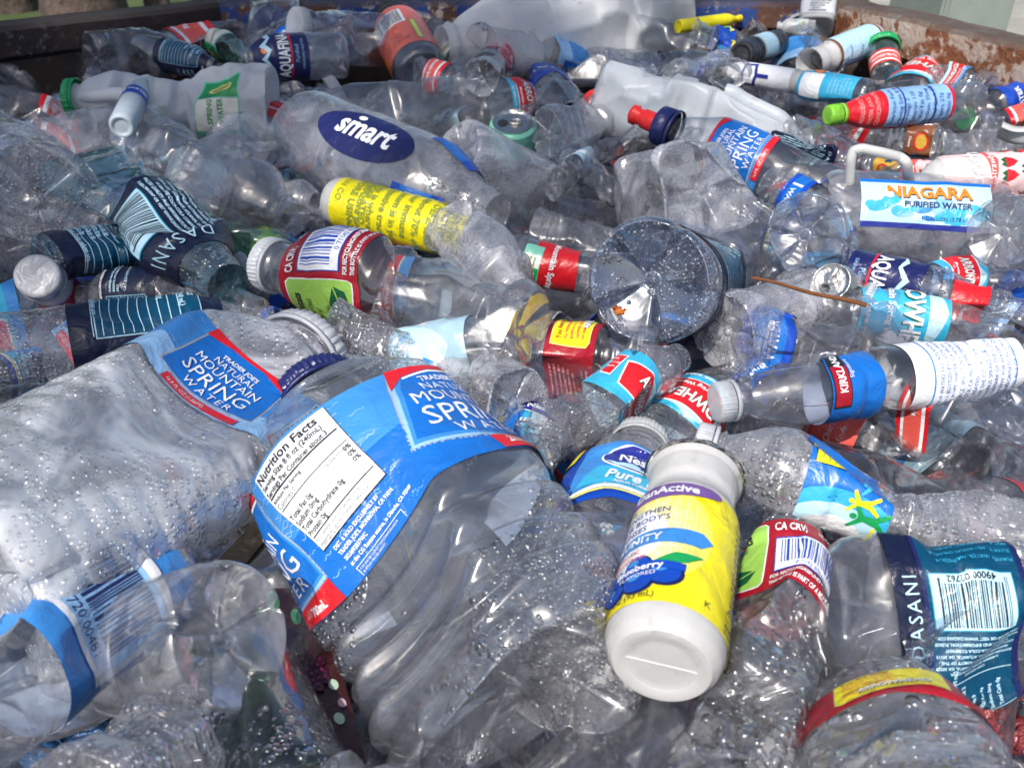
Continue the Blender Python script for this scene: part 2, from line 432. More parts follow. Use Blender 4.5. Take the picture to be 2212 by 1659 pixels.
        flat = np.concatenate([P.reshape(-1, 2), np.repeat(C, 3, 0)], 1)
        key = np.round(flat, 4); u, inv = np.unique(key, axis=0, return_inverse=True)
        Fc = inv.reshape(-1, 3)
        th = -PI/2 + R_(roll) + u[:, 0]/1000/r; z = f0*s.L + u[:, 1]/1000
        e = .0006
        p0 = s.surf(th, z, True); pu = s.surf(th+e/r, z, True); pv = s.surf(th, z+e, True)
        N = np.cross(pu-p0, pv-p0); N /= np.maximum(np.linalg.norm(N, axis=1), 1e-12)[:, None]
        co = p0 + N*(off + u[:, 3]*.00014)[:, None]
        if curl is not None: co = curl(co, u, N)
        return mesh_from(name, co, Fc, [I(x) if isinstance(x, str) else x for x in mats], C[:, 0])

PROF = dict(
 hero=[(0, .86), (.012, .93), (.05, 1), (.74, 1), (.79, .95), (.85, .74), (.90, .42), (.925, .33), (.93, .38), (.94, .38), (.945, .33), (1, .33)],
 water=[(0, .90), (.012, .96), (.04, 1), (.70, 1), (.76, .96), (.82, .80), (.88, .52), (.905, .42), (.915, .42), (.918, .50), (.926, .50), (.93, .42), (1, .42)],
 smooth=[(0, .86), (.015, .95), (.045, 1), (.60, 1), (.70, .95), (.80, .74), (.88, .48), (.92, .40), (.925, .46), (.935, .46), (.94, .40), (1, .40)],
 wide=[(0, .86), (.02, .95), (.05, 1), (.72, 1), (.80, .94), (.86, .76), (.90, .62), (.905, .68), (.92, .68), (.93, .6), (1, .6)],
 waist=[(0, .90), (.02, .97), (.05, 1), (.28, 1), (.38, .86), (.48, .86), (.58, 1), (.70, .98), (.78, .86), (.86, .55), (.90, .42), (.918, .50), (.926, .50), (.93, .42), (1, .42)],
 cup=[(0, .80), (.03, .93), (.08, 1), (.66, 1), (.73, .97), (.77, .86), (.80, .80), (.83, .80), (.86, .86), (.94, .90), (.965, .90), (.97, .96), (.99, .97), (1, .94)],
 jug=[(0, .92), (.02, .98), (.05, 1), (.60, 1), (.68, .96), (.80, .76), (.90, .48), (.93, .36), (.945, .36), (.95, .40), (.955, .40), (.96, .35), (1, .35)],
 can=[(0, .72), (.02, .80), (.07, .98), (.10, 1), (.86, 1), (.93, .90), (.965, .82), (.97, .86), (.99, .86), (1, .84)])

def lathe_cap(F, mat, f0=.935, f1=1.0, kr=1.22, ridges=40, nt=80, top_in=False):
    """screw cap made of a ridged skirt, a tamper ring and a flat top"""
    L = F.L; r = float(F.radius(np.array([(f0+.01)*L]), True)[0])*kr
    H = (f1-f0)*L
    th = np.linspace(0, 2*PI, nt*2, endpoint=False)
    rib = 1 + .022*np.sign(np.sin(th*ridges))
    spec = [(0, 1.0, 0), (.0, 1.06, 0), (.16, 1.06, 0), (.18, 1.0, 0), (.24, 1.0, 0), (.25, 1.03, 1), (.86, 1.0, 1), (.93, .97, .4), (.985, .90, 0), (1.0, .82, 0), (.99, .5, 0), (.985, .1, 0), (.985, 0.001, 0)]
    rows = []
    for a, k, rb in spec:
        rr = r*k*(1 + (rib-1)*rb); rows.append(np.stack([rr*np.cos(th), rr*np.sin(th), np.full(len(th), f0*L + a*H + .0005)], 1))
    n = len(rows); N = len(th); P = F.deform(np.concatenate(rows))
    i = np.arange(n-1)[:, None]*N; j = np.arange(N)[None, :]; j2 = (j+1) % N
    Fc = np.stack([i+j, i+j2, i+N+j2, i+N+j], 2).reshape(-1, 4)
    return mesh_from('cap', P, Fc[4*N:], [mat]), mesh_from('tamper_ring', P, Fc[:3*N], [mat])

# ------------------------------------------------------------------ objects
def tag(o, label, cat, group=None, kind=None):
    if label: o['label'] = label
    if cat: o['category'] = cat
    if group: o['group'] = group
    if kind: o['kind'] = kind
    return o
def obj(name, me, parent=None):
    o = bpy.data.objects.new(name, me); COL.objects.link(o); o.parent = parent; return o
def root(name, label, cat, group=None):
    o = bpy.data.objects.new(name, None); o.empty_display_size = .02; COL.objects.link(o); return tag(o, label, cat, group)
def frame(P0, P1, roll=0.):
    """matrix that puts the base at P0, the axis through P1 and the front (plus roll) towards the camera"""
    a = P1-P0; a = a/np.linalg.norm(a); f = CAM-(P0+P1)/2; f = f - a*(f@a); f /= np.linalg.norm(f)
    y = -f; x = np.cross(y, a); M = np.eye(4); M[:3, 0] = x; M[:3, 1] = y; M[:3, 2] = a; M[:3, 3] = P0
    return Matrix(M.tolist()) @ Matrix.Rotation(R_(roll), 4, 'Z')
def tube(bm_pts, rad, nt=12, closed=False):
    P = np.asarray(bm_pts, float); n = len(P); T = np.gradient(P, axis=0); T /= np.linalg.norm(T, axis=1)[:, None]
    rad = np.broadcast_to(rad, (n,)); rows = []; u = np.array([0, 0, 1.])
    if abs(T[0] @ u) > .9: u = np.array([1., 0, 0])
    for i in range(n):
        u = u - T[i]*(u@T[i]); u /= np.linalg.norm(u); v = np.cross(T[i], u)
        a = np.linspace(0, 2*PI, nt, endpoint=False)
        rows.append(P[i] + rad[i]*(np.cos(a)[:, None]*u + np.sin(a)[:, None]*v))
    j = np.arange(nt); j2 = (j+1) % nt; Fc = []
    for i in range(n-1): Fc.append(np.stack([i*nt+j, i*nt+j2, (i+1)*nt+j2, (i+1)*nt+j], 1))
    return np.concatenate(rows), np.concatenate(Fc)
def sub(name, co, faces, mat, rt, smooth=True): return obj(name, mesh_from(name, co, faces, [mat], smooth=smooth), rt)
# ------------------------------------------------------------------ the label designs
ART = {}
def art(name, H, bg, half=400):
    a = Art(H, bg, half); ART[name] = a; return a
def waves(a, u0, u1, v0, v1, col, n, seed, wd=.35):
    rr = random.Random(seed)
    for i in range(n):
        x = rr.uniform(u0, u1-6); y = rr.uniform(v0+1, v1-1); l = rr.uniform(4, 9); pts = []
        for k in range(7): pts.append((x + l*k/6, y + .5*math.sin(k*1.6+i)))
        for p, q in zip(pts[:-1], pts[1:]):
            if max(p[0], q[0]) < u1: a.line(*p, *q, wd, col, 1)
# spring water with the nutrition panel (the big one in front)
a = art('spring', 55, 'skylt', 118)
a.rect(-118, 0, 118, 27, 'sky', 1); waves(a, -60, 10, 1, 54, 'pale', 70, 1, .3)
for ox in (48, -76):
    a.poly([(ox-36, 14), (ox-28, 44), (ox-24, 54), (ox+27, 54), (ox+27, 9), (ox-4, 7)], 'grey', 1)
    a.poly([(ox-35, 14.5), (ox-27.3, 44), (ox-23, 53.5), (ox+26.5, 53.5), (ox+26.5, 9.6), (ox-4, 7.8)], 'pale', 2)
    a.poly([(ox-33, 15.5), (ox-25.8, 43), (ox-21, 52.5), (ox+26.2, 52.5), (ox+26.2, 10.8), (ox-4, 9.2)], 'skylt', 3)
    a.poly([(ox-31, 17), (ox-24, 42), (ox-19, 51), (ox+25, 51), (ox+25, 12), (ox-4, 10.7)], 'sky', 4)
    waves(a, ox-22, ox+22, 16, 40, 'skylt', 26, 4)
    a.poly([(ox-27.5, 42.5), (ox-20, 49.2), (ox-6, 52.6), (ox+8, 53), (ox+27, 50), (ox+27, 55), (ox-24, 55)], 'red', 5)
    a.poly([(ox-20, 47.6), (ox-6, 51.0), (ox+8, 51.4), (ox+27, 48.4), (ox+27, 49.6), (ox+8, 52.4), (ox-6, 52.2), (ox-20, 48.7)], 'white', 5)
    a.text("TRADER JOE'S", ox, 45.6, 4.4, 'white', 6, bold=1, al='c', arc=.006, sp=1.04)
    a.text('NATURAL', ox-1, 38.8, 6.4, 'white', 6, al='c', sp=1.08)
    a.text('MOUNTAIN', ox-1, 31.2, 8.6, 'white', 6, al='c', sp=1.0)
    a.text('SPRING', ox-1, 19.6, 14.0, 'white', 6, al='c', bold=0, sp=1.0)
    a.text('WATER', ox+1, 12.4, 8.2, 'white', 6, al='c', sp=1.25)
    a.poly([(ox-6, 0), (ox-8, 7.3), (ox+27, 9), (ox+27, 0)], 'red', 5)
a.text('23.6 FL OZ (0.74QT) 700mL', 46, 2.6, 4.7, 'white', 6, sx=.72, bold=1)
a.text('700mL', -66, 2.4, 4.7, 'white', 6, sx=.7, bold=1)
a.rect(-42, 15.4, -2, 53.4, 'black', 5); a.rect(-41.7, 15.7, -2.3, 53.1, 'white', 6)
a.text('Nutrition Facts', -40.7, 48.3, 5.3, 'black', 7, bold=1, sp=1.03)
a.text('Serving Size 8 fl oz (240mL)', -40.7, 45.1, 3.0, 'black', 7, bold=1); a.text('Servings Per Container about 3', -40.7, 42.0, 2.9, 'black', 7, bold=1, sx=.92)
a.rect(-40.7, 40.9, -3.3, 41.6, 'black', 7)
a.text('Amount Per Serving', -40.7, 38.7, 2.1, 'black', 7, bold=1); a.text('Calories 0', -40.7, 36.0, 2.7, 'black', 7)
a.rect(-40.7, 35.0, -3.3, 35.4, 'black', 7); a.text('% DailyValue*', -3.6, 32.6, 2.1, 'black', 7, al='r')
for i, (p, q) in enumerate((('Total Fat 0g', '0%'), ('Sodium 0mg', '0%'), ('Total Carbohydrate 0g', '0%'), ('Protein 0g', ''))):
    a.text(p, -40.7, 30.0-2.75*i, 2.8, 'black', 7, bold=1); a.text(q, -3.6, 32.0-2.75*i, 2.8, 'black', 7, al='r', bold=1)
a.rect(-40.7, 20.6, -3.3, 21.1, 'black', 7)
a.lines(['Not a significant source of calories from fat,', 'saturated fat, trans fat, cholesterol, dietary fiber.'], -40.7, 18.9, 1.6, 'black', 1.15, lay=7)
a.text('2,000 calorie diet', -40.7, 16.0, 1.7, 'black', 7)
a.lines(["DIST. & SOLD EXCLUSIVELY BY", "TRADER JOE'S, MONROVIA, CA 91016", "SKU#92837WC", "at the CG Roxane source, in Olancha, CA 93549"], -38, 12.4, 2.0, 'white', 1.2, lay=5, bold=1)
a.rect(-38, 3.6, -8, 3.85, 'white', 5); a.rect(-38, .4, -37.7, 3.85, 'white', 5); a.rect(-8.3, .4, -8, 3.85, 'white', 5)
a.lines(['FOR WATER QUALITY INFORMATION AND A', 'BOTTLED WATER REPORT:'], -37, 2.1, 1.2, 'white', 1.1, lay=5)
# the smaller spring water label, seen at a slant
a = art('springsmall', 42, 'skylt', 80)
a.rect(-80, 0, 80, 16, 'pale', 1); waves(a, -60, 60, 1, 41, 'pale', 40, 8, .3)
a.poly([(-24, 6), (-24, 42), (22, 42), (26, 8)], 'grey', 1); a.poly([(-23, 7), (-23, 42), (21.4, 42), (25, 9)], 'sky', 2)
a.poly([(-24, 36), (-10, 40), (8, 40.4), (22, 36), (22, 42), (-24, 42)], 'red', 5)
a.text("TRADER JOE'S", 0, 33.6, 3.2, 'white', 6, bold=1, al='c', arc=.008)
a.text('NATURAL', 0, 28.6, 5, 'white', 6, al='c'); a.text('MOUNTAIN', 0, 22.8, 6.6, 'white', 6, al='c')
a.text('SPRING', 0, 14, 10.6, 'white', 6, al='c'); a.text('WATER', 2, 8.6, 6, 'white', 6, al='c', sp=1.25)
a.rect(-16, 0, 22, 5, 'red', 5); a.text('16.9 FL OZ (1.06PT)', -14, 1.4, 3, 'white', 6, sx=.8)
a.text('500mL', 27, 12, 4.4, 'pale', 6, bold=1)
a.rect(38, 4, 70, 40, 'black', 3); a.rect(38.4, 4.4, 69.6, 39.6, 'pale', 4)
a.text('Nutrition Facts', 39.4, 35, 4.2, 'black', 5, bold=1)
a.lines(['Serv. Size 8 fl oz (240mL)', 'Servings about 2', 'Calories 0', 'Percent Daily Values (DV) are', 'based on a 2,000 calorie diet.', 'Not a significant source of', 'calories from fat, sat. fat,', 'trans fat, fiber, sugars'], 39.4, 31, 2.6, 'black', 1.3, lay=5)
# probiotic drink, blueberry
a = art('blueberry', 46, 'yellow', 64)
for i_ in range(7): a.ell(-20, 25, 25-1.5*i_, 23-1.5*i_, ink('yellow_fade_%d' % i_, tuple(np.array(INK['yellow'])*(1-(i_+1)/7) + np.array(INK['cream'])*(i_+1)/7)), 1, n=44)
a.ell(-21, 25, 14, 12, 'white', 2, n=40)
a.ell(-10, 43.5, 16, 3.6, 'purple', 4, rot=2); a.text('DanActive', -10, 41.8, 4.4, 'white', 5, bold=1, al='c')
a.lines(['HELPS', 'STRENGTHEN', "YOUR BODY'S", 'DEFENSES'], -26, 36.6, 3.0, 'indigo', 1.1, lay=5, rot=0)
a.poly([(-28, 20.8), (-28, 25.2), (2, 26.6), (5, 24.2), (2, 20.8)], 'skylt', 4); a.text('IMMUNITY', -27, 21.9, 3.8, 'white', 5, bold=1, sp=1.05)
a.lines(['PROBIOTIC', 'DAIRY DRINK'], -24, 17.8, 2.1, 'brick', 1.15, lay=5)
for x, y, r in ((-20, 10, 4.2), (-13, 12.6, 4.0), (-12, 7, 4.4), (-19, 5.5, 3.6), (-5.5, 9.4, 4.6), (-25, 7, 3)):
    a.ell(x, y, r, r, 'navy', 4, n=20); a.ell(x-.3, y+.3, r*.88, r*.88, 'royal', 5, n=20); a.ell(x-r*.3, y+r*.35, r*.4, r*.3, 'skylt', 6, n=12)
a.poly([(-9, 13.6), (-4, 17), (3, 17.4), (-1, 13.8), (-6, 12.6)], 'green', 5)
a.poly([(-25, 7.0), (-10, 10.8), (-1, 10.4), (-1, 13), (-10, 13.6), (-25, 10.8)], 'royal', 7)
a.text('Blueberry', -12.5, 10.4, 3.2, 'white', 8, bold=1, al='c', rot=4); a.text('FLAVORED', -12.5, 8.2, 2.0, 'white', 8, al='c', rot=4)
a.text('3.1 FL OZ (93 mL)', -26, 1.2, 2.9, 'black', 4, sx=.85); a.text('K', 4.5, 2.6, 3, 'black', 4)
a.rect(11.5, 8.5, 48, 44, 'indigo', 3); a.rect(11.9, 8.9, 47.6, 43.6, 'ice', 4)
a.lines(['Nutrition Facts', 'Serving Size 1 Bottle', 'Amount Per Serving', 'Calories 80', 'Total Fat 1.5g', 'Saturated Fat 1g', 'Trans Fat 0g', 'Cholesterol 5mg', 'Sodium 40mg', 'Potassium 130mg', 'Total Carb 14g', 'Sugars 13g', 'Protein 3g'], 12.6, 40.0, 2.3, 'indigo', 1.18, lay=5, bold=1)
for y in (39.4, 31.6, 12.2): a.rect(12.2, y, 47, y+.35, 'indigo', 5)
a.lines(['INGREDIENTS: CULTURED GRADE A REDUCED', 'FAT MILK, SUGAR, WATER, DEXTROSE, MODIFIED', 'CORN STARCH, FRUIT JUICE FOR COLOR'], 11.5, 6.4, 1.7, 'black', 1.25, lay=5)
a.lines(['CONTAINS ACTIVE YOGURT', 'S. THERMOPHILUS'], 11.5, 1.9, 1.6, 'black', 1.2, lay=5, bold=1)
# probiotic drink, the back (dark type over yellow)
a = art('probioticback', 40, 'yellow', 64)
rr_ = random.Random(2)
for i in range(15):
    an = R_(-68 + i*9.5); a.poly([(38+6*math.sin(an-.03), 18+6*math.cos(an)), (38+24*math.sin(an), 18-24*math.cos(an)), (38+24*math.sin(an+.07), 18-24*math.cos(an+.07))], 'lemon', 1)
a.rect(-24, 15, -12, 27, 'purple', 3); a.ell(-19, 21, 4.0, 4, 'orange', 4); a.ell(-17, 22, 2.2, 2.2, 'lemon', 5)
a.lines(['CLINICALLY PROVEN', 'TO STRENGTHEN', "BODY'S DEFENSES"], -16, 36.4, 2.7, 'olive', 1.25, lay=5, bold=1)
a.lines(['*About 70% of', 'your immune', 'system is in your', 'digestive tract.', 'This is where', 'DanActive goes'], -9, 26, 2.7, 'olive', 1.3, lay=5, bold=1)
a.lines(['KEEP REFRIGERATED', 'SHAKE BEFORE USING'], -20, 9.6, 2.7, 'olive', 1.4, lay=5, bold=1)
a.lines(['THE DANNON CO.'], -20, 1.6, 2.4, 'olive', 1.5, lay=5)
# pure life
def purelife(name, mirror=False):
    a = art(name, 40, 'royal', 108)
    a.poly([(-108, 6), (-108, 34), (108, 34), (108, 6)], 'sky', 1)
    a.poly([(-2, 6), (2, 40), (60, 40), (54, 4)], 'skylt', 2); a.poly([(2, 8), (10, 22), (40, 24), (50, 8)], 'cyan', 3)
    a.poly([(0, 3.0), (20, 6.4), (40, 6.0), (56, 2), (56, 4), (40, 8), (20, 8.6), (0, 5.0)], 'white', 4); a.poly([(0, 1.5), (20, 4.6), (40, 4.2), (56, .4), (56, 1.6), (40, 5.6), (20, 6.0), (0, 3)], 'lemon', 4)
    a.ell(28, 28.5, 18, 8.6, 'white', 5, rot=0); a.ell(28, 28.6, 17, 7.7, 'indigo', 6)
    a.text('Nestlé', 28, 26.2, 8.0, 'white', 7, bold=1, al='c', sx=.95)
    a.poly([(12.5, 25.6), (18, 23.9), (24, 25.2), (31, 23.6), (37, 25.2), (43.5, 25.4), (40, 22.6), (30, 20.9), (18, 22)], 'ice', 8)
    a.text('Pure Life', 29, 12.6, 8.8, 'white', 7, al='c', shear=.18, bold=1, sx=.92)
    a.text('AGUA PURIFICADA', 30, 9.6, 2.6, 'white', 7, al='c', bold=1); a.text('Sabor Enriquecido con Minerales', 30, 6.6, 2.2, 'white', 7, al='c')
    a.poly([(-38, 30), (-38, 38.5), (0, 39), (-4, 30.5)], 'yellow', 5)
    a.lines(['average of 20% less plastic', 'than our original .5L bottle', 'se promedio de 20%', 'menos de medio litro'], -37, 36.4, 1.9, 'olive', 1.05, lay=6)
    a.lines(['.5L', '(1 PINTA,', '0.9 OZ LIQ)'], -7, 14.4, 4.0, 'navy', 1.15, lay=6, al='c', sx=.8, bold=1)
    a.lines(['Ingredients: Water, Calcium', 'Chloride, Sodium Bicarbonate', 'Magnesium Sulfate', 'Ingredientes: Agua Purificada', 'Cloruro de Calcio, Bicarbonato', 'Sulfato de Magnesio'], -44, 25, 2.0, 'pale', 1.5, lay=5)
    a.ell(-72, 28, 3, 3, 'lime', 6); a.poly([(-73, 26), (-80, 16), (-77, 15), (-71, 22), (-66, 14), (-63, 15), (-69, 25), (-60, 30), (-60, 32), (-71, 27)], 'lime', 6)
    a.ell(-64, 36, 1.8, 1.8, 'yellow', 7); a.poly([(-65, 34.6), (-69, 28), (-67, 27), (-63.6, 31), (-60, 26), (-58, 27), (-62, 34)], 'yellow', 7)
    a.ell(-92, 20, 12, 7, 'white', 5); a.ell(-92, 20, 11, 6, 'indigo', 6)
purelife('purelife')
a = art('purelifeside', 44, 'sky', 100)       # the yellow box, small print and the leaping figures
a.rect(-100, 0, 100, 1.6, 'royal', 1)
a.rect(9.6, 25.6, 36.4, 41.4, 'black', 2); a.rect(10, 26, 36, 41, 'yellow', 3)
a.lines(['This lighter bottle and smaller cap', 'than our original .5L Eco-Shaped', 'Esta botella con su tapa es mas', 'menos plastico que la botella'], 11, 37.6, 2.0, 'olive', 1.6, lay=5, bold=1)
a.lines(['Ingredients: Purified Water, Calcium', 'Chloride, Sodium Bicarbonate', 'Nestle Waters North America Inc.', 'Greenwich, CT 06830 USA', 'Producto de Estados Unidos', 'Cloruro de Calcio, Bicarbonato'], 8, 21, 2.1, 'pale', 1.5, lay=5)
a.ell(-22, 24, 22, 30, 'cyan', 1, n=36); a.ell(-24, 25, 16, 24, 'ice', 2, n=36); a.ell(-26, 26, 10, 16, 'white', 3, n=30)
def figure(x, y, k, col):
    q = lambda L_: [(x+k*p_, y+k*r_) for p_, r_ in L_]
    a.ell(x, y+5*k, 1.7*k, 1.7*k, col, 5); a.poly(q([(-1, 3), (-7, 7), (-8, 6), (-2, 0), (-3, -6), (-7, -12), (-5, -13), (0, -7), (4, -12), (6, -11), (2, -5), (1.5, 0), (7, 4), (6, 5.4), (1, 3)]), col, 5)
figure(-12, 12, 1.0, 'green'); figure(-4, 16, .8, 'yellow'); figure(5, 12, .75, 'cyan')
a.text('Life', -36, 22, 8, 'white', 6, bold=1, al='l', rot=0, shear=.2); a.text('Pure', -48, 22, 6, 'white', 6, bold=1, al='l', shear=.2)
a.ell(-36, 36, 12, 5.6, 'white', 5); a.ell(-36, 36, 11, 4.8, 'indigo', 6); a.text('Nestlé', -36, 34.4, 5, 'white', 7, al='c', bold=1)
a.poly([(-46, 14), (-30, 6), (-16, 5), (-16, 6.6), (-30, 8), (-45, 16)], 'yellow', 5)
# arrowhead: red back with green panel and bar code
def arrow(name, gap=0):
    a = art(name, 38, 'dred', 105)
    a.rect(-105, 0, 105, 38, 'red', 1)
    a.poly([(-62, 5), (-60, 3), (-12, 3), (-10, 5), (-8, 33), (-10, 35), (-60, 35), (-62, 33)], 'white', 2)
    a.poly([(-61.4, 5), (-59.6, 3.6), (-12.4, 3.6), (-10.6, 5), (-8.8, 33), (-10.6, 34.4), (-59.6, 34.4), (-61.4, 33)], 'lime', 3)
    a.text('Natural Habitats', -35, 27.6, 5.4, 'black', 5, al='c', bold=1, shear=.1)
    a.lines(['We have supported', '75,000 acres of', 'water resources.'], -48, 23.2, 3.4, 'dgreen', 1.25, lay=5, shear=.1)
    a.poly([(-40, 8), (-34, 13), (-24, 14.5), (-14, 12), (-18, 7), (-28, 4.5), (-36, 5)], 'dgreen', 5); a.line(-42, 6.5, -14, 12, .6, 'lime', 6)
    a.text('CA CRV;', -5, 30, 6.0, 'white', 5, bold=1, sx=.68); a.text('HI, OR 5¢'.replace('¢', 'c'), 17, 30.4, 4.0, 'white', 5, bold=1, sx=.8); a.text('NV00553', 40, 30, 3.2, 'white', 5)
    a.poly([(-4.6, 8), (-4.6, 27.6), (38.6, 27.6), (38.6, 8)], 'royal', 3)
    a.barcode(-4, 8.6, 42, 18.4, 'royal', 'white', 3, lay=4, num='0 71142 83300 1')
    a.text('FOR RECYCLING/REFUND PURPOSES ONLY', -6, 4.6, 2.7, 'white', 5, bold=1, sx=.9); a.text('THIS BOTTLE IS PART OF A MULTI-PACK', -6, 1.2, 2.7, 'white', 5, bold=1, sx=.9)
    a.text('ARROWHEAD', -76, 12, 6.5, 'white', 5, bold=1, al='c', rot=90); a.rect(-105, 0, -86, 38, 'sky', 2)
    return a
arrow('habitats')
# arrowhead: front
a = art('arrowfront', 40, 'cyan', 100)
a.poly([(-100, 24), (-60, 38), (-30, 30), (0, 39), (30, 31), (60, 38), (100, 27), (100, 40), (-100, 40)], 'ice', 1)
a.poly([(-44, 8), (-52, 26), (-30, 34), (44, 34), (50, 22), (44, 8)], 'white', 2); a.poly([(-43, 9), (-50, 25), (-29, 33), (43, 33), (49, 22), (43, 9)], 'red', 3)
a.text('ARROWHEAD', 0, 19, 12.4, 'dgreen', 4, bold=1, al='c', sx=.78); a.text('ARROWHEAD', -.6, 19.6, 12.4, 'white', 5, bold=1, al='c', sx=.78)
a.text('Mountain Spring Water', 0, 12, 4.6, 'white', 5, al='c', bold=1); a.rect(-100, 0, 100, 6.5, 'skylt', 2); a.text('BE HEALTHY. DRINK WATER', 0, 2, 3.4, 'white', 5, al='c', bold=1)
a.rect(-66, 10, -54, 30, 'white', 3); a.rect(-65, 11, -55, 29, 'red', 4); a.lines(['100%', 'NATURE', 'SPRING'], -64.5, 24, 2.5, 'white', 1.5, lay=5)
# arrowhead: yellow panel on red
a = art('arrowback', 36, 'dred', 100)
a.poly([(-20, 7), (-18, 33), (48, 33), (50, 5), (-16, 4)], 'lemon', 2); a.poly([(-19, 7.6), (-17, 32), (47, 32), (49, 6), (-15, 5)], 'yellow', 3)
a.text('You Are What', -13, 26, 5, 'dred', 5, bold=1); a.lines(['The human body needs', 'drinking water to help', 'replenish your fluids and', 'be healthy.'], -13, 21.4, 3.4, 'brick', 1.25, lay=5, bold=1)
a.text('ARROWHEAD', 18, 6.4, 6.6, 'black', 5, bold=1, al='c'); a.text('ARROWHEAD', 17.5, 6.9, 6.6, 'white', 6, bold=1, al='c')
for k in range(9): a.text(["Arrowhead it's Better Up Here!", 'Sources: Southern Pacific Springs', 'County, CA Arrowhead Springs', 'County, CA Long Point Ranch', 'CA Palomar Mountain Spring', 'Palomar, CA Deer Canyon', 'County, CA'][k % 7], -74, 31-3.4*k, 2.3, 'lpink', 5, bold=1)
# dark blue water label with barcode
def dasani(name):
    a = art(name, 62, 'deep', 108)
    a.rect(-108, 0, 108, 47, 'teal', 1); a.rect(-108, 0, 108, 2.5, 'navy', 2); a.rect(-108, 47, 108, 49, 'navy', 2)
    a.text('DASANI', -6, 51, 9.6, 'ice', 6, al='c', sp=1.22)
    for o_ in (0, 84):
        a.rect(o_-13.6, 6.4, o_+14.6, 45.6, 'tealt', 4); a.rect(o_-13, 7, o_+14, 45, 'ice', 5)
        rr = random.Random(4); q = 9.5
        while q < 41.8:
            ww = rr.choice([.35, .35, .7, 1.0]); a.rect(o_-12, q, o_+(9.4 if 11.5 < q < 40 else 12), q+ww, 'black', 6); q += ww + rr.choice([.45, .55, 1.0])
        a.text('49000 02762', o_+13.2, 26, 4.4, 'black', 6, al='c', bold=1, sx=.95, rot=90)
    for k in range(8):
        a.text(['1-800-788-5047 OR VISIT WWW.DASANI.COM', 'WATER QUALITY AND INFORMATION, PLEASE', '© 2008 THE COCA-COLA COMPANY', 'COCA-COLA COMPANY, ATLANTA, GA 30313', 'PRODUCED UNDER AUTHORITY OF THE', 'BOTTLERS ASSOCIATION, ATLANTA, GA 30327', 'A MEMBER OF THE COCA-COLA', 'CASH REFUND'][k], -16 - 2.9*k, 25, 2.05, 'ice', 6, rot=90, bold=1, al='c')
    a.rect(-41.5, 3, -41, 46, 'ice', 4); a.rect(-66, 3, -65.5, 46, 'ice', 4)
    for k in range(7): a.text(['Nutrition Facts', 'Serv. Size 8 fl oz (240 mL)', 'Servings about 2', 'Calories 0', 'Total Fat 0g', 'Sodium 0mg', 'Total Carb 0g'][k], -64, 42-5.4*k, 3, 'ice', 6, bold=1)
    for k in range(7): a.text(['PURIFIED WATER, MAGNESIUM', 'SULFATE, POTASSIUM CHLORIDE', 'NOT A SIGNIFICANT SOURCE', 'OF CALORIES FROM FAT', 'SATURATED FAT, TRANS FAT', 'CHOLESTEROL, FIBER', 'SUGARS'][k], 22+5*k, 4, 2.6, 'cyan', 6, rot=90)
    return a
dasani('tealcode')
a = art('tealfacts', 62, 'deep', 108)
a.rect(-108, 8, 108, 55, 'teal', 1)
a.rect(-50, 10, -2, 53, 'ice', 2); a.rect(-49.5, 10.5, -2.5, 52.5, 'teal', 3)
rows_ = ['Nutrition Facts', 'Serv. Size 8 fl oz (240 mL)', 'Servings about 2', 'Amount Per Serving', 'Calories 0', '% Daily Value*', 'Total Fat 0g', 'Sodium 0mg', 'Total Carb 0g', 'Protein 0g', '*Percent Daily values are']
for k, r_ in enumerate(rows_):
    a.text(r_, -48, 48.6-3.9*k, 3.3 if k else 4.4, 'ice', 6, bold=1)
    if k: a.rect(-49, 48.0-3.9*k, -3, 48.4-3.9*k, 'ice', 6)
a.lines(['PURIFIED WATER, MAGNESIUM', 'SULFATE, POTASSIUM CHLORIDE,', 'SALT'], 2, 46, 3, 'ice', 1.4, lay=6, bold=1)
a.text('CA CASH REFUND', 2, 30, 3.6, 'ice', 6); a.text('EXCLUSIVE RESERVE', -4, 56.6, 3.6, 'white', 6, bold=1); a.text('DASANI', 40, 26, 11, 'ice', 6, sp=1.2)
# deep-blue mountain label
a = art('bluepeak', 55, 'navy', 100)
a.rect(-100, 3, 100, 52, 'royal', 1)
a.poly([(-34, 36), (-22, 42), (-16, 38.5), (-6, 47), (2, 41), (12, 48), (20, 40), (28, 43), (36, 36), (28, 37.6), (20, 36.4), (12, 42), (4, 37), (-6, 42), (-15, 36), (-24, 38)], 'ice', 3)
a.ell(6, 44, 5, 3, 'orange', 2); a.rect(-38, 17, 38, 18.6, 'red', 3); a.text('AQUAFINA', 0, 20, 15.5, 'white', 5, al='c', sx=.62, bold=1); a.text('Purified', 0, 10.6, 5.6, 'pale', 5, al='c'); a.text('DRINKING WATER', 0, 5, 3.6, 'pale', 5, al='c')
a.lines(['CA REDEMPTION VALUE', 'HI ME 5c', 'PURITY GUARANTEED', '1-800-433-2652'], 50, 42, 3, 'pale', 1.7, lay=4)
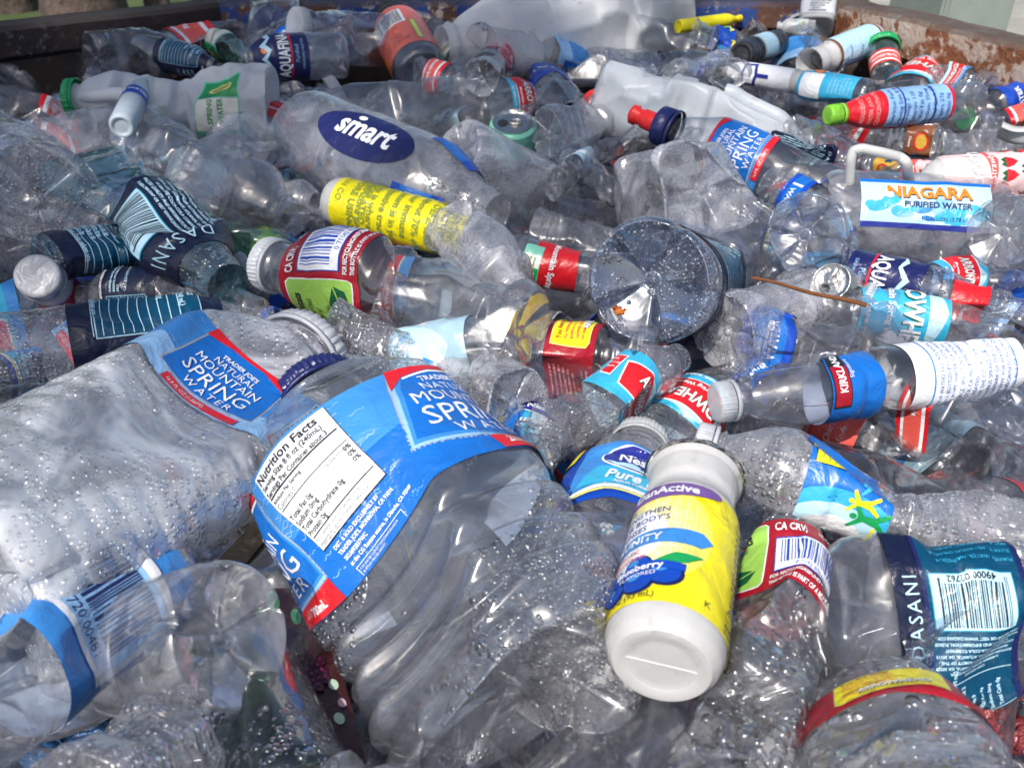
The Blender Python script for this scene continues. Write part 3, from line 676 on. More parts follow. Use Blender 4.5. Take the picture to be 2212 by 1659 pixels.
# gallon water, orange name (type runs along the bottle)
a = art('orangename', 78, 'cyan', 17); rr_ = random.Random(6)
a.rect(-17, 0, 17, 78, 'ice', 1)
for k in range(26): a.ell(rr_.uniform(-2, 13), rr_.uniform(5, 73), rr_.uniform(1.5, 4), rr_.uniform(3, 9), rr_.choice(['cyan', 'pale', 'skylt', 'cyan']), 2, rot=rr_.uniform(-40, 40), n=12)
a.rect(-17, 0, -14, 78, 'sky', 3); a.rect(13.5, 0, 17, 78, 'indigo', 3)
a.text('NIAGARA', -2.6, 41, 11.6, 'navy', 4, bold=1, al='c', rot=90, sx=1.0); a.text('NIAGARA', -3.2, 40.6, 11.6, 'orange', 5, bold=1, al='c', rot=90, sx=1.0)
a.ell(-4, 17, 2.0, 2.6, 'white', 6); a.text('PURIFIED WATER', 3.2, 46, 5.2, 'navy', 5, bold=1, al='c', rot=90); a.text('1 GALLON (3.78 L)', 11, 50, 3.4, 'navy', 5, al='c', rot=90)
# oval on a clear bottle
a = art('oval', 60, None, 60); a.ell(0, 30, 13, 29, 'navy', 1, n=48); a.text('smart', 3.5, 30, 17, 'white', 3, bold=1, al='c', rot=90, sx=.86); a.ell(-8, 22, 1.6, 2.4, 'white', 3)
# loose white back label
a = art('whitecode', 60, 'white', 100)
a.rect(-26, 6, 52, 50, 'skylt', 1); a.rect(-25.3, 6.7, 51.3, 49.3, 'white', 2)
a.lines(['CCDA WATERS, LLC, ATLANTA, GA', '30313. BOTTLED BY CCDA WATERS,', 'LLC IN MT. SHASTA, CA FROM', 'SOURCE : BIG SPRING, MOUNT', 'SHASTA, CA. MICROFILTERED AND', 'UV TREATED', '© 2009 THE COCA-COLA COMPANY', 'AQUARIUS SPRING IS A', 'TRADEMARK OF THE COCA-COLA', 'COMPANY. FOR WATER QUALITY', 'AND INFORMATION, CALL', '1-800-322-4615 OR VISIT'], -24, 45, 2.9, 'sky', 1.22, lay=4)
a.lines(['IA-ME-OR-CT 5c', 'CA CASH REFUND'], 56, 40, 4.6, 'sky', 1.5, lay=4, bold=1); a.lines(['LABEL MADE WITH', 'RECYCLED MATERIAL'], 56, 22, 2.8, 'sky', 1.3, lay=4)
a.poly([(-60, 8), (-30, 4), (-29, 7), (-58, 16)], 'orange', 3); a.lines(['lbel', 'ng', 'es'], -40, 36, 5, 'navy', 1.2, lay=4)
# crystal geyser like band
a = art('icering', 40, 'ice', 90)
a.rect(-90, 0, 90, 2.6, 'red', 2); a.rect(-90, 37.4, 90, 40, 'red', 2); rr_ = random.Random(9)
for k in range(34): a.ell(rr_.uniform(-80, 80), rr_.uniform(7, 34), rr_.uniform(2, 9), rr_.uniform(1.5, 4), rr_.choice(['pale', 'cyan', 'white', 'skylt', 'white']), 1, rot=rr_.uniform(-60, 60), n=10)
a.text('CRYSTAL', -34, 20, 12, 'indigo', 4, bold=1, al='c', shear=.15); a.text('GEYSER', -34, 8, 9, 'indigo', 4, bold=1, al='c', shear=.15); a.ell(44, 20, 9, 6, 'lime', 3); a.ell(46, 20, 5, 4, 'green', 4)
# dark brown cola / coffee / juice
a = art('kirk', 46, 'sky', 100)
a.poly([(-100, 0), (100, 0), (100, 30), (-100, 30)], 'skylt', 1); a.rect(-30, 30, 34, 45, 'black', 2); a.rect(-28, 31, 6, 44, 'dred', 3); a.text('KIRKLAND', 2, 34.2, 9, 'white', 4, bold=1, al='c', sx=.85)
a.text('Signature', 4, 27, 5, 'white', 4, al='c'); a.rect(-100, 0, 100, 3, 'indigo', 2)
a = art('redjuice', 60, 'coral', 90)
a.rect(-90, 0, 90, 60, 'pink', 1); a.rect(-90, 0, 90, 3, 'brick', 2); a.rect(-90, 57, 90, 60, 'brick', 2)
a.barcode(-22, 32, 30, 20, 'black', 'white', 5, lay=3); a.ell(-34, 20, 9, 16, 'brick', 2); a.ell(-30, 10, 10, 7, 'orange', 3); a.rect(10, 5, 15, 34, 'olive', 3); a.rect(11, 6, 14, 33, 'lemon', 4)
a.lines(['PASTEURIZED', '100% JUICE', 'SHAKE WELL', 'REFRIGERATE', 'AFTER OPENING'], -20, 26, 3.4, 'brown', 1.35, lay=4)
a = art('brownfacts', 56, 'brown', 80)
a.rect(-80, 0, 80, 2.5, 'royal', 3); a.rect(-80, 53.5, 80, 56, 'royal', 3); a.rect(-30, 3, 16, 53, 'ice', 2)
a.lines(['Nutrition Facts', 'Serving Size 1 bottle', 'Calories 250', 'Total Fat 4g', 'Cholesterol 15mg', 'Sodium 150mg', 'Total Carb 42g', 'Sugars 36g', 'Protein 9g', 'Vitamin A 0%'], -28, 47, 3.4, 'royal', 1.35, lay=4)
a.lines(['SHAKE WELL', 'SERVE COLD', 'KEEP COLD', 'REFUND 5c'], 20, 44, 4, 'gold', 1.6, lay=4)
a = art('redfacts', 60, 'red', 90)
a.rect(-90, 0, 90, 60, 'dred', 1); a.rect(-10, 2, 30, 40, 'pale', 2); a.rect(-90, 56, 90, 60, 'coral', 3)
a.lines(['Nutrition Facts', 'Serving Size 8 fl oz', 'Servings 2', 'Calories 110', 'Total Fat 0g', 'Sodium 35mg', 'Total Carb 28g', 'Sugars 27g', 'Protein 0g'], -8, 36, 3.4, 'indigo', 1.2, lay=4); a.rect(-10, 12, 30, 13, 'indigo', 4); a.rect(-10, 30, 30, 31, 'indigo', 4)
a.lines(['INGREDIENTS: FILTERED', 'WATER, JUICE', 'CONCENTRATE'], -8, 52, 3, 'pink', 1.3, lay=4)
a = art('berryyog', 70, 'lpink', 100); rr_ = random.Random(12)
a.rect(-100, 0, 100, 70, 'lpink', 1); a.poly([(-100, 34), (-60, 44), (-20, 34), (10, 30), (30, 40), (60, 44), (100, 34), (100, 70), (-100, 70)], 'brick', 2)
a.poly([(-100, 60), (100, 60), (100, 70), (-100, 70)], 'red', 3)
a.text('Smoothie', 0, 42, 17, 'white', 5, al='c', bold=1, shear=.2); a.text('Strawberry', 10, 33, 7, 'white', 5, al='c', shear=.2)
for k in range(15):
    x, y = rr_.uniform(-60, 60), rr_.uniform(5, 30)
    a.poly([(x-4.5, y+3), (x, y+5), (x+4.5, y+3), (x+3, y-2), (x, y-5.5), (x-3, y-2)], 'red', 3); a.poly([(x-4, y+3.4), (x-2, y+7), (x, y+4.5), (x+2, y+7), (x+4, y+3.4), (x, y+3)], 'dgreen', 4)
a = art('greenwhite', 50, 'white', 80)
a.rect(-80, 38, 80, 41, 'lime', 2); a.rect(-80, 10, 80, 12, 'lemon', 2); a.rect(-80, 44, 80, 50, 'ice', 2)
a.poly([(-7, 24), (-6, 32), (6, 32), (7, 24), (0, 21)], 'indigo', 3); a.poly([(-5, 25), (-4.4, 30.6), (4.4, 30.6), (5, 25), (0, 23)], 'white', 4); a.rect(-1, 14, 1, 22, 'indigo', 3); a.ell(22, 20, 6, 7, 'olive', 3); a.ell(22, 22, 4, 4, 'lemon', 4)
a = art('tealwhite', 60, 'cyan', 80)
a.rect(-80, 30, 80, 60, 'tealt', 1); a.rect(-12, 34, 14, 56, 'white', 2); a.rect(18, 34, 40, 56, 'white', 2); a.rect(-80, 0, -10, 28, 'skylt', 2); a.poly([(13, 40), (20, 52), (24, 42), (18, 36)], 'orange', 4); a.rect(44, 34, 50, 56, 'teal', 3)
a.lines(['Nutrition Facts', 'Serving Size', 'Calories 0', 'Sodium 0mg', 'Total Carb 0g', 'Protein 0g'], -4, 24, 3.2, 'ice', 1.25, lay=4)
a = art('cheri', 60, 'dred', 90)
a.rect(-90, 0, 90, 60, 'brick', 1); a.text('Cherry', -10, 30, 12, 'lpink', 4, al='c'); a.text('Soda', -10, 14, 12, 'lpink', 4, al='c', shear=.3)
a = art('greenleaf', 50, 'seafoam', 60)
a.rect(-60, 0, 60, 50, 'seafoam', 1); a.rect(-30, 2, 4, 48, 'cream', 2); a.rect(6, 2, 34, 48, 'green', 2); a.ell(20, 24, 8, 16, 'lemon', 3); a.ell(20, 24, 5, 12, 'olive', 4)
a.lines(['SPRING', 'WATER'], -24, 30, 8, 'green', 1.4, lay=4, bold=1)
a = art('refundbox', 50, 'skylt', 100)
a.rect(-100, 0, 100, 50, 'sky', 1); waves(a, -60, 60, 2, 48, 'pale', 40, 3); a.poly([(-24, 8), (-24, 40), (18, 40), (18, 8)], 'white', 3)
a.barcode(-22, 10, 38, 27, 'navy', 'pale', 9, lay=4, num='0 75720 00481'); a.text('800-288-8281 A-S', -44, 8, 4.6, 'pale', 4, rot=90, bold=1)
for k in range(6): a.ell(44 + 9*(k % 3), 12+16*(k//3), 5, 8, ['royal', 'red', 'royal', 'lime', 'royal', 'red'][k], 3, rot=20)
a = art('blackteal', 50, 'deep', 100)
a.text('DASANI', 0, 18, 17, 'teal', 4, al='c', sp=1.2); a.text('DASANI', -.6, 18.8, 17, 'ice', 5, al='c', sp=1.2); a.rect(-100, 0, 100, 5, 'teal', 2)
a = art('stars', 46, 'gold', 90)
a.rect(-90, 0, 90, 46, 'brown', 1); a.ell(-10, 26, 18, 13, 'red', 2); a.ell(-10, 26, 14, 10, 'gold', 3)
st = [(20+ (9 if k % 2 == 0 else 3.8)*math.sin(k*PI/5), 22 + (9 if k % 2 == 0 else 3.8)*math.cos(k*PI/5)) for k in range(10)]
a.poly(st, 'teal', 4); a.text('Country', -8, 5, 6, 'white', 4, bold=1, shear=.2, al='c'); a.ell(44, 30, 9, 12, 'lpink', 3)
a = art('petiteblue', 40, 'royal', 90)
a.rect(-90, 8, 90, 32, 'sky', 1); a.text('WATER', 0, 14, 12, 'white', 4, al='c', bold=1); a.rect(-30, 10, -26, 30, 'white', 3)
a = art('redband', 40, 'red', 90)
a.rect(-90, 5, 90, 34, 'white', 1); a.rect(-90, 9, 90, 30, 'brick', 2); a.text('Mountain Spring', 0, 16, 8, 'white', 4, al='c', bold=1)
a = art('colacan', 60, 'red', 90)
a.poly([(-90, 20), (-40, 30), (0, 18), (40, 30), (90, 20), (90, 26), (40, 37), (0, 25), (-40, 37), (-90, 26)], 'white', 2); a.text('Cola', -6, 34, 15, 'white', 4, al='c', shear=.3)
a = art('greyprint', 60, 'white', 60)
a.lines(['NOTICE', 'CA CASH REFUND', 'PLEASE RECYCLE', 'KEEP CLOSED', '1 QUART'], -20, 42, 6, 'black', 1.3, lay=3, bold=1); a.rect(-22, 4, 20, 7, 'black', 2)
a = art('yellowplain', 40, 'orange', 60); a.rect(-60, 4, 60, 36, 'yellow', 1)
a = art('oakblack', 40, 'black', 60); a.rect(-18, 4, 10, 34, 'grey', 2); a.rect(-15, 7, 7, 31, 'ice', 3)
# ------------------------------------------------------------------ steel bin
def rust(name, base, chips, rustc, k=.5, sc=18, bump=.5):
    m = newmat(name); t = NT(m)
    tc = t.n('ShaderNodeTexCoord').outputs['Object']
    def noise(s_, d=8, r=.65, dist=0.):
        n = t.n('ShaderNodeTexNoise'); n.inputs['Scale'].default_value = s_; n.inputs['Detail'].default_value = d; n.inputs['Roughness'].default_value = r; n.inputs['Distortion'].default_value = dist
        t.l(tc, n.inputs['Vector']); return n.outputs[0]
    a, b, c_ = noise(sc), noise(sc*4.5, 6, .7), noise(sc*.35, 4)
    f1 = t.maprange(a, k-.03, k+.03); f2 = t.maprange(b, .52, .60)
    c1 = t.ramp(b, [(.3, tuple(x*.45 for x in rustc)), (.7, rustc)])
    m1 = t.n('ShaderNodeMix', data_type='RGBA'); t.l(f1, m1.inputs[0]); t.l(c1, m1.inputs[6]); m1.inputs[7].default_value = (*base, 1)
    m2 = t.n('ShaderNodeMix', data_type='RGBA'); t.l(t.math('MULTIPLY', f2, t.maprange(c_, .45, .6)), m2.inputs[0]); t.l(m1.outputs[2], m2.inputs[6]); m2.inputs[7].default_value = (*chips, 1)
    bp = t.n('ShaderNodeBump'); bp.inputs['Strength'].default_value = bump; bp.inputs['Distance'].default_value = .004; t.l(t.math('ADD', a, b), bp.inputs['Height'])
    ge = t.n('ShaderNodeNewGeometry'); sz = t.n('ShaderNodeSeparateXYZ'); t.l(ge.outputs['True Normal'], sz.inputs[0])
    m3 = t.n('ShaderNodeMix', data_type='RGBA'); t.l(t.maprange(t.math('ADD', sz.outputs[2], t.math('MULTIPLY', t.math('SUBTRACT', a, .5), .5)), .45, .8, 0, .88), m3.inputs[0]); t.l(m2.outputs[2], m3.inputs[6]); m3.inputs[7].default_value = (base[0]*.15+.03, base[1]*.15+.022, base[2]*.15+.018, 1)   # grime lies on top
    p = t.n('ShaderNodeBsdfPrincipled'); p.inputs['Roughness'].default_value = .72; t.l(m3.outputs[2], p.inputs['Base Color']); t.l(bp.outputs[0], p.inputs['Normal'])
    o = t.n('ShaderNodeOutputMaterial'); t.l(p.outputs[0], o.inputs[0]); return m
RM_L = rust('rusty_dark_steel', (.014, .008, .012), (.09, .09, .10), (.022, .010, .010), .55, 30)
RM_B = rust('chipped_blue_paint', (.012, .045, .20), (.45, .38, .33), (.14, .06, .035), .49, 20)
RM_R = rust('rust_and_white_paint', (.42, .33, .27), (.46, .43, .40), (.25, .085, .03), .535, 34, 1.)
RM_I = rust('dirty_bin_inside', (.026, .018, .018), (.08, .065, .06), (.05, .028, .02), .50, 9)
ZR = .05
D = CAM_Z - ZR
def rimpt(px, py, z=ZR): return pt((px, py, z))
la, lb = rimpt(0, 61), rimpt(381, 15)
dl = (lb-la)/np.linalg.norm(lb-la)
ra, rb = rimpt(2212, 96), rimpt(1790, 0)
dr = (rb-ra)/np.linalg.norm(rb-ra)
yb = rimpt(1000, 4)[1]                         # back wall
def at_y(p, d_, y): return p + d_*((y-p[1])/d_[1])
cl, cr_ = at_y(la, dl, yb), at_y(ra, dr, yb)
lnear, rnear = at_y(la, dl, .1), at_y(ra, dr, .0)
poly = [cl, cr_, rnear, np.array([rnear[0], -.45, ZR]), np.array([lnear[0], -.45, ZR]), lnear]
binr = root('waste_bin', 'open rusty steel bin holding the heap, blue back rim, whitish rusted right rim', 'bin')
def wall(name, a, b, mat, rimmat, zt=ZR, zb=-.9, th=.006, rail=.03, out=.03, drop=.022):
    """plate from a to b with a folded rail along its top, rail reaching outwards"""
    d_ = (b-a)/np.linalg.norm(b-a); n_ = np.array([-d_[1], d_[0], 0])
    cen = np.array([0, .4, 0])
    if n_ @ (cen-a) > 0: n_ = -n_                                   # outwards
    nseg = 40; rr = random.Random(hash(name) % 97)
    prof = [(0, zb), (0, zt-drop*1.2), (-.006, zt-drop), (-.006, zt-.004), (-.002, zt), (out*.8, zt), (out, zt-.004), (out, zt-drop), (th, zt-drop-.003), (th, zb)]
    P = []
    for i in range(nseg+1):
        q = a + (b-a)*i/nseg; wob = rr.uniform(-.0012, .0012)
        for o_, z in prof: P.append([q[0]+n_[0]*(o_+wob), q[1]+n_[1]*(o_+wob), z + wob])
    m = len(prof); Fc = [[i*m+j, i*m+(j+1), (i+1)*m+j+1, (i+1)*m+j] for i in range(nseg) for j in range(m-1)]
    # split the rail off as a part of its own
    Fc0 = Fc; low = [f for k, f in enumerate(Fc) if (k % (m-1)) in (0, m-2)]; top = [f for k, f in enumerate(Fc) if (k % (m-1)) not in (0, m-2)]
    low += [[i*m+m-1, i*m, (i+1)*m, (i+1)*m+m-1] for i in range(nseg)]
    o1 = obj(name, mesh_from(name, P, low, [mat], smooth=False), binr); o2 = obj('rail', mesh_from('rail', P, top, [rimmat], smooth=False), o1)
    return o1
wall('left_wall', lnear, cl, RM_I, RM_L, out=.035, drop=.026)
wall('back_wall', cl, cr_, RM_I, RM_B, out=.06, drop=.024)
wall('right_wall', cr_, rnear, RM_I, RM_R, out=.04, drop=.036)
wall('side_wall', rnear, poly[3], RM_I, RM_R); wall('front_wall', poly[3], poly[4], RM_I, RM_B); wall('side_wall', poly[4], lnear, RM_I, RM_L)
fl = [[p[0], p[1], z] for z in (-.30, -.31) for p in poly]
me = mesh_from('floor_plate', fl, [[0, 1, 2], [0, 2, 3], [0, 3, 4], [0, 4, 5], [6, 8, 7], [6, 9, 8], [6, 10, 9], [6, 11, 10]], [RM_I], smooth=False); obj('floor_plate', me, binr)
# ------------------------------------------------------------------ tightly packed scrap under the bottles one can tell apart
def inside(x, y):
    xl = at_y(la, dl, y)[0] if y > lnear[1] else lnear[0]; xr = at_y(ra, dr, y)[0] if y > rnear[1] else rnear[0]
    return xl, xr
def vnoise(P, seed, lam):
    r = random.Random(seed); v = np.zeros(len(P))
    for i in range(6):
        an = r.uniform(0, PI*2); k = np.array([math.cos(an), math.sin(an)])*2*PI/(lam*r.uniform(.6, 1.7)); v += np.abs(np.sin(P @ k + r.uniform(0, 6) + 1.5*np.sin(P @ k[::-1]*.6 + i)))
    return v/6
nx, ny = 240, 260
ys = np.linspace(-.40, yb-.012, ny); co = []
for y in ys:
    xl, xr = inside(0, y); co.append(np.stack([np.linspace(xl+.008, xr-.008, nx), np.full(nx, y), np.zeros(nx)], 1))
co = np.concatenate(co); z = -.125 + .055*(vnoise(co[:, :2], 1, .16)-.5) + .05*(vnoise(co[:, :2], 2, .06)-.5) + .016*(vnoise(co[:, :2], 3, .02)-.5)
z += .05*smooth_(co[:, 1], .55, .95)
co[:, 2] = z
i = np.arange(ny-1)[:, None]*nx; j = np.arange(nx-1)[None]
Fc = np.stack([i+j, i+j+1, i+nx+j+1, i+nx+j], 2).reshape(-1, 4)
m = newmat('packed_plastic_scrap'); t = NT(m); tc = t.n('ShaderNodeTexCoord').outputs['Object']
v = t.n('ShaderNodeTexVoronoi'); v.inputs['Scale'].default_value = 24; t.l(tc, v.inputs['Vector'])
n0 = t.n('ShaderNodeTexNoise'); n0.inputs['Scale'].default_value = 14; n0.inputs['Detail'].default_value = 5; n0.inputs['Distortion'].default_value = 2.5; t.l(tc, n0.inputs['Vector'])
mv = t.n('ShaderNodeMix', data_type='VECTOR'); mv.inputs[0].default_value = .10; t.l(tc, mv.inputs[4]); t.l(n0.outputs['Color'], mv.inputs[5]); t.l(mv.outputs[1], v.inputs['Vector'])
sp = t.n('ShaderNodeSeparateColor'); t.l(v.outputs['Color'], sp.inputs[0])
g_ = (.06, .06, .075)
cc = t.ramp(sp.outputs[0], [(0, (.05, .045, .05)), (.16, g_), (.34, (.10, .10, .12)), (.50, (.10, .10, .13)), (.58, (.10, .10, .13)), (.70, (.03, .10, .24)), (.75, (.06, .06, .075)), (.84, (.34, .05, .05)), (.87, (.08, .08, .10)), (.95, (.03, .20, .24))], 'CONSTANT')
n2 = t.n('ShaderNodeTexNoise'); n2.inputs['Scale'].default_value = 60; n2.inputs['Detail'].default_value = 6; t.l(tc, n2.inputs['Vector'])
bp = t.n('ShaderNodeBump'); bp.inputs['Strength'].default_value = 1; bp.inputs['Distance'].default_value = .012; t.l(n2.outputs[0], bp.inputs['Height'])
p = t.n('ShaderNodeBsdfPrincipled'); p.inputs['Roughness'].default_value = .22; t.l(cc, p.inputs['Base Color']); t.l(bp.outputs[0], p.inputs['Normal'])
o = t.n('ShaderNodeOutputMaterial'); t.l(p.outputs[0], o.inputs[0])
tag(obj('packed_scrap', mesh_from('packed_scrap', co, Fc, [m])), 'tightly packed crushed plastic and label scraps deep under the loose bottles', 'plastic scrap', kind='stuff')
# ------------------------------------------------------------------ beyond the bin
ZG = -.9
def simple(name, c1, c2, sc, rough=.9, bump=.3, bd=.02):
    m = newmat(name); t = NT(m); tc = t.n('ShaderNodeTexCoord').outputs['Object']
    n = t.n('ShaderNodeTexNoise'); n.inputs['Scale'].default_value = sc; n.inputs['Detail'].default_value = 7; n.inputs['Roughness'].default_value = .65; t.l(tc, n.inputs['Vector'])
    p = t.n('ShaderNodeBsdfPrincipled'); p.inputs['Roughness'].default_value = rough; t.l(t.ramp(n.outputs[0], [(.35, c1), (.65, c2)]), p.inputs['Base Color'])
    b = t.n('ShaderNodeBump'); b.inputs['Strength'].default_value = bump; b.inputs['Distance'].default_value = bd; t.l(n.outputs[0], b.inputs['Height']); t.l(b.outputs[0], p.inputs['Normal'])
    o = t.n('ShaderNodeOutputMaterial'); t.l(p.outputs[0], o.inputs[0]); return m
def sheet(name, pts, z, mat):
    P = [[x, y, z] for x, y in pts]; o = obj(name, mesh_from(name, P, [list(range(len(P)))], [mat], smooth=False)); return tag(o, None, None, kind='structure')
sheet('grass_ground', [(-90, -60), (90, -60), (90, 120), (-90, 120)], ZG, simple('lawn', (.03, .055, .012), (.07, .10, .02), 3))
g = lambda px, py: tuple(pt((px, py, ZG))[:2])
sheet('path', [g(200, 60), g(560, 22), g(560, 0), g(330, 14), g(120, 44)], ZG+.004, simple('pale_path', (.20, .15, .12), (.30, .24, .20), 4))
sheet('pavement', [g(1830, 40), g(2300, 110), g(2500, -20), g(1960, -60)], ZG+.004, simple('concrete_pavement', (.26, .25, .22), (.36, .34, .30), 6))
bark = simple('bark', (.05, .035, .028), (.13, .09, .075), 14, bump=1, bd=.05)
def tree(px, py, r, label, seed, hgt=5.0, lean=(0, 0), crown=True, cr=1.5):
    rt = root('tree', label, 'tree'); b = pt((px, py, ZG)); rr = random.Random(seed)
    qs = np.linspace(0, 1, 22); P = np.stack([b[0]+lean[0]*qs+.04*np.sin(qs*7), b[1]+lean[1]*qs, ZG-.05+hgt*.6*qs], 1)
    co, Fc = tube(P, r*(1.25-.75*qs+.5*np.exp(-qs*14)), 18); tk = sub('trunk', co, Fc, bark, rt)
    V = []; F_ = []; k = 0; top = P[-1]
    for i in range(9):
        an = rr.uniform(0, 6.28); e = top + np.array([math.cos(an)*cr*.8, math.sin(an)*cr*.8, rr.uniform(.3, 1.4)]); pp = np.array([P[14+i % 7]*(1-s_)+e*s_ + np.array([0, 0, .25*math.sin(s_*PI)]) for s_ in np.linspace(0, 1, 9)])
        co, Fc = tube(pp, np.linspace(r*.3, r*.05, 9), 8); V.append(co); F_.append(Fc+k); k += len(co)
    sub('limbs', np.concatenate(V), np.concatenate(F_), bark, rt)
    n = 5200; c0 = top + np.array([0, 0, .7]); rs = np.random.RandomState(seed)
    cl_ = rs.normal(0, 1, (26, 3)); cl_ /= np.linalg.norm(cl_, axis=1)[:, None]; cl_ = cl_*rs.uniform(.4, 1, (26, 1))*np.array([cr, cr, cr*.75])
    P0_ = c0 + cl_[rs.randint(0, 26, n)] + rs.normal(0, cr*.19, (n, 3)); a1 = rs.normal(0, 1, (n, 3)); a1 /= np.linalg.norm(a1, axis=1)[:, None]; a2 = np.cross(a1, rs.normal(0, 1, (n, 3))); a2 /= np.linalg.norm(a2, axis=1)[:, None]
    s1 = rs.uniform(.04, .08, (n, 1)); V = np.stack([P0_-a1*s1, P0_+a2*s1*.5, P0_+a1*s1, P0_-a2*s1*.5], 1).reshape(-1, 3)
    sub('crown', V, np.arange(n*4).reshape(-1, 4), simple('leaves_%d' % seed, (.02, .05, .01), (.06, .11, .02), 2), rt, smooth=False)
    return rt
tree(190, 70, .17, 'thick tree trunk standing on the lawn beyond the left rim of the bin', 1)
tree(350, 48, .055, 'thin leaning sapling right of the thick trunk beyond the left rim', 2, hgt=4, lean=(-.5, .3), cr=.9)
def added_shade_tree():
    # added tree out of view, its crown set to shade the heap's left part
    s_ = np.array(sd); c_ = np.array([-.95, 1.18, 0]) + s_*5.6; P_ = np.array([c_[0]-.9, c_[1]-.2, ZG])
    rt = root('tree', 'unseen leafy tree, added so that its crown shades the left side of the heap', 'tree')
    q = np.linspace(0, 1, 16); pp = P_[None]*(1-q)[:, None] + (c_ - np.array([0, 0, .3]))[None]*q[:, None]; pp[:, 0] = P_[0] + (c_[0]-P_[0])*q**2.2
    co, Fc = tube(pp, .14*(1.2-.9*q), 14); sub('trunk', co, Fc, bark, rt)
    rs = np.random.RandomState(9); n = 7500; cl_ = rs.normal(0, 1, (40, 3)); cl_ /= np.linalg.norm(cl_, axis=1)[:, None]; cl_ = cl_*(rs.uniform(.1, 1, (40, 1))**.5)*np.array([1.05, 1.05, .7])
    P0_ = c_ + cl_[rs.randint(0, 40, n)] + rs.normal(0, .22, (n, 3)); a1 = rs.normal(0, 1, (n, 3)); a1 /= np.linalg.norm(a1, axis=1)[:, None]; a2 = np.cross(a1, rs.normal(0, 1, (n, 3))); a2 /= np.linalg.norm(a2, axis=1)[:, None]
    s1 = rs.uniform(.03, .06, (n, 1)); V = np.stack([P0_-a1*s1, P0_+a2*s1*.5, P0_+a1*s1, P0_-a2*s1*.5], 1).reshape(-1, 3)
    sub('crown', V, np.arange(n*4).reshape(-1, 4), simple('leaves_near', (.02, .05, .01), (.06, .11, .02), 2), rt, smooth=False)
added_shade_tree()
tree(30, 22, .10, 'far tree at the top left corner beyond the lawn', 3)
# grey cabinet beyond the right rim
rt = root('utility_cabinet', 'plain grey green cabinet standing beyond the right rim of the bin', 'cabinet')
cx, cy = 2.0, 2.7
def boxm(name, x0, x1, y0, y1, z0, z1, mat, rt, bev=.01):
    bm = bmesh.new(); r = bmesh.ops.create_cube(bm, size=1)
    for v_ in bm.verts: v_.co = Vector(((x0+x1)/2 + v_.co.x*(x1-x0), (y0+y1)/2 + v_.co.y*(y1-y0), (z0+z1)/2 + v_.co.z*(z1-z0)))
    bmesh.ops.bevel(bm, geom=bm.edges[:], offset=bev, segments=2, affect='EDGES'); me = bpy.data.meshes.new(name); bm.to_mesh(me); bm.free(); me.materials.append(mat)
    return obj(name, me, rt)
CB = simple('cabinet_paint', (.22, .25, .23), (.26, .29, .27), 8, .5, .1)
q0, q1 = pt((2040, 0, 3.2, 'd')), pt((2196, 0, 3.2, 'd'))
boxm('body', q0[0], q1[0], q0[1], q0[1]+.5, ZG+.06, .5, CB, rt); boxm('plinth', q0[0]-.02, q1[0]+.02, q0[1]-.02, q0[1]+.52, ZG, ZG+.058, simple('plinth', (.2, .2, .2), (.3, .3, .3), 9), rt)
boxm('door', q0[0]+.02, q1[0]-.02, q0[1]-.012, q0[1]-.002, ZG+.12, .45, CB, rt, .003)
# ------------------------------------------------------------------ clear plastics
TEALPET = pet('teal_tinted_plastic', tint=(.58, .82, .90), haze=.05, hazecol=(.3, .6, .72), drop=480, cover=.35)
CLEAR = pet('clear_plastic', haze=.05, hazecol=(.82, .83, .88))
CLEARER = pet('very_clear_plastic', haze=.035, ripple=.10)
CLOUDY = pet('scuffed_clear_plastic', haze=.16, ripple=.2, crease=.2, hazecol=(.84, .84, .88))
BEADS = pet('clear_plastic_fine_droplets', haze=.16, drop=700, cover=.95, hazecol=(.84, .84, .89))
SILVER = pet('silvery_beaded_plastic', haze=.34, drop=640, cover=1., hazecol=(.84, .84, .90))
DROPS = pet('clear_plastic_droplets', haze=.09, drop=520, cover=.7)
BIGDROPS = pet('clear_plastic_large_droplets', haze=.13, drop=400, cover=.75)
BLUEPET = pet('blue_tinted_plastic', tint=(.74, .83, .97), haze=.07, drop=480, cover=.6, hazecol=(.45, .58, .90), gl=.18)
SMOKE = pet('grey_tinted_plastic', tint=(.84, .86, .90), haze=.03)
CRUSH = pet('crumpled_clear_plastic', haze=.09, ripple=.2, crease=.3)
GREENPET = pet('green_tinted_plastic', tint=(.55, .85, .70), haze=.10, hazecol=(.3, .6, .45))
REDPET = pet('red_drink_plastic', tint=(.85, .45, .48), haze=.14, hazecol=(.75, .3, .34))
MILKY = hdpe('milky_plastic', (.76, .78, .81), .2); WHITE = hdpe('white_plastic', (.70, .69, .68), 0, .30); CAPW = hdpe('white_cap_plastic', (.66, .68, .72), 0, .35)
CAPC = hdpe('frosted_cap_plastic', (.74, .77, .80), .35, .3)
CAPS = dict(white=CAPW, clear=CAPC, navy=ink('navy_cap', (.012, .018, .10), back=None), red=ink('red_cap', (.62, .02, .02), back=None), blue=ink('blue_cap', (.01, .08, .42), back=None),
            green=ink('green_cap', (.01, .33, .10), back=None), lime=ink('lime_cap', (.22, .55, .04), back=None), orange=ink('orange_cap', (.85, .16, .02), back=None),
            black=ink('black_cap', (.02, .02, .025), back=None), teal=ink('teal_cap', (.01, .25, .32), back=None), yellow=ink('yellow_cap', (.8, .5, .01), back=None))
ALU = ink('bare_aluminium', (.62, .60, .56), rough=.28, back=None, metal=1.)
DARKALU = ink('dark_metal_cap', (.10, .10, .09), rough=.3, back=None, metal=1.)
FOIL = ink('foil', (.75, .74, .72), rough=.25, back=None, metal=1.)
HEROES = []
ALL = []
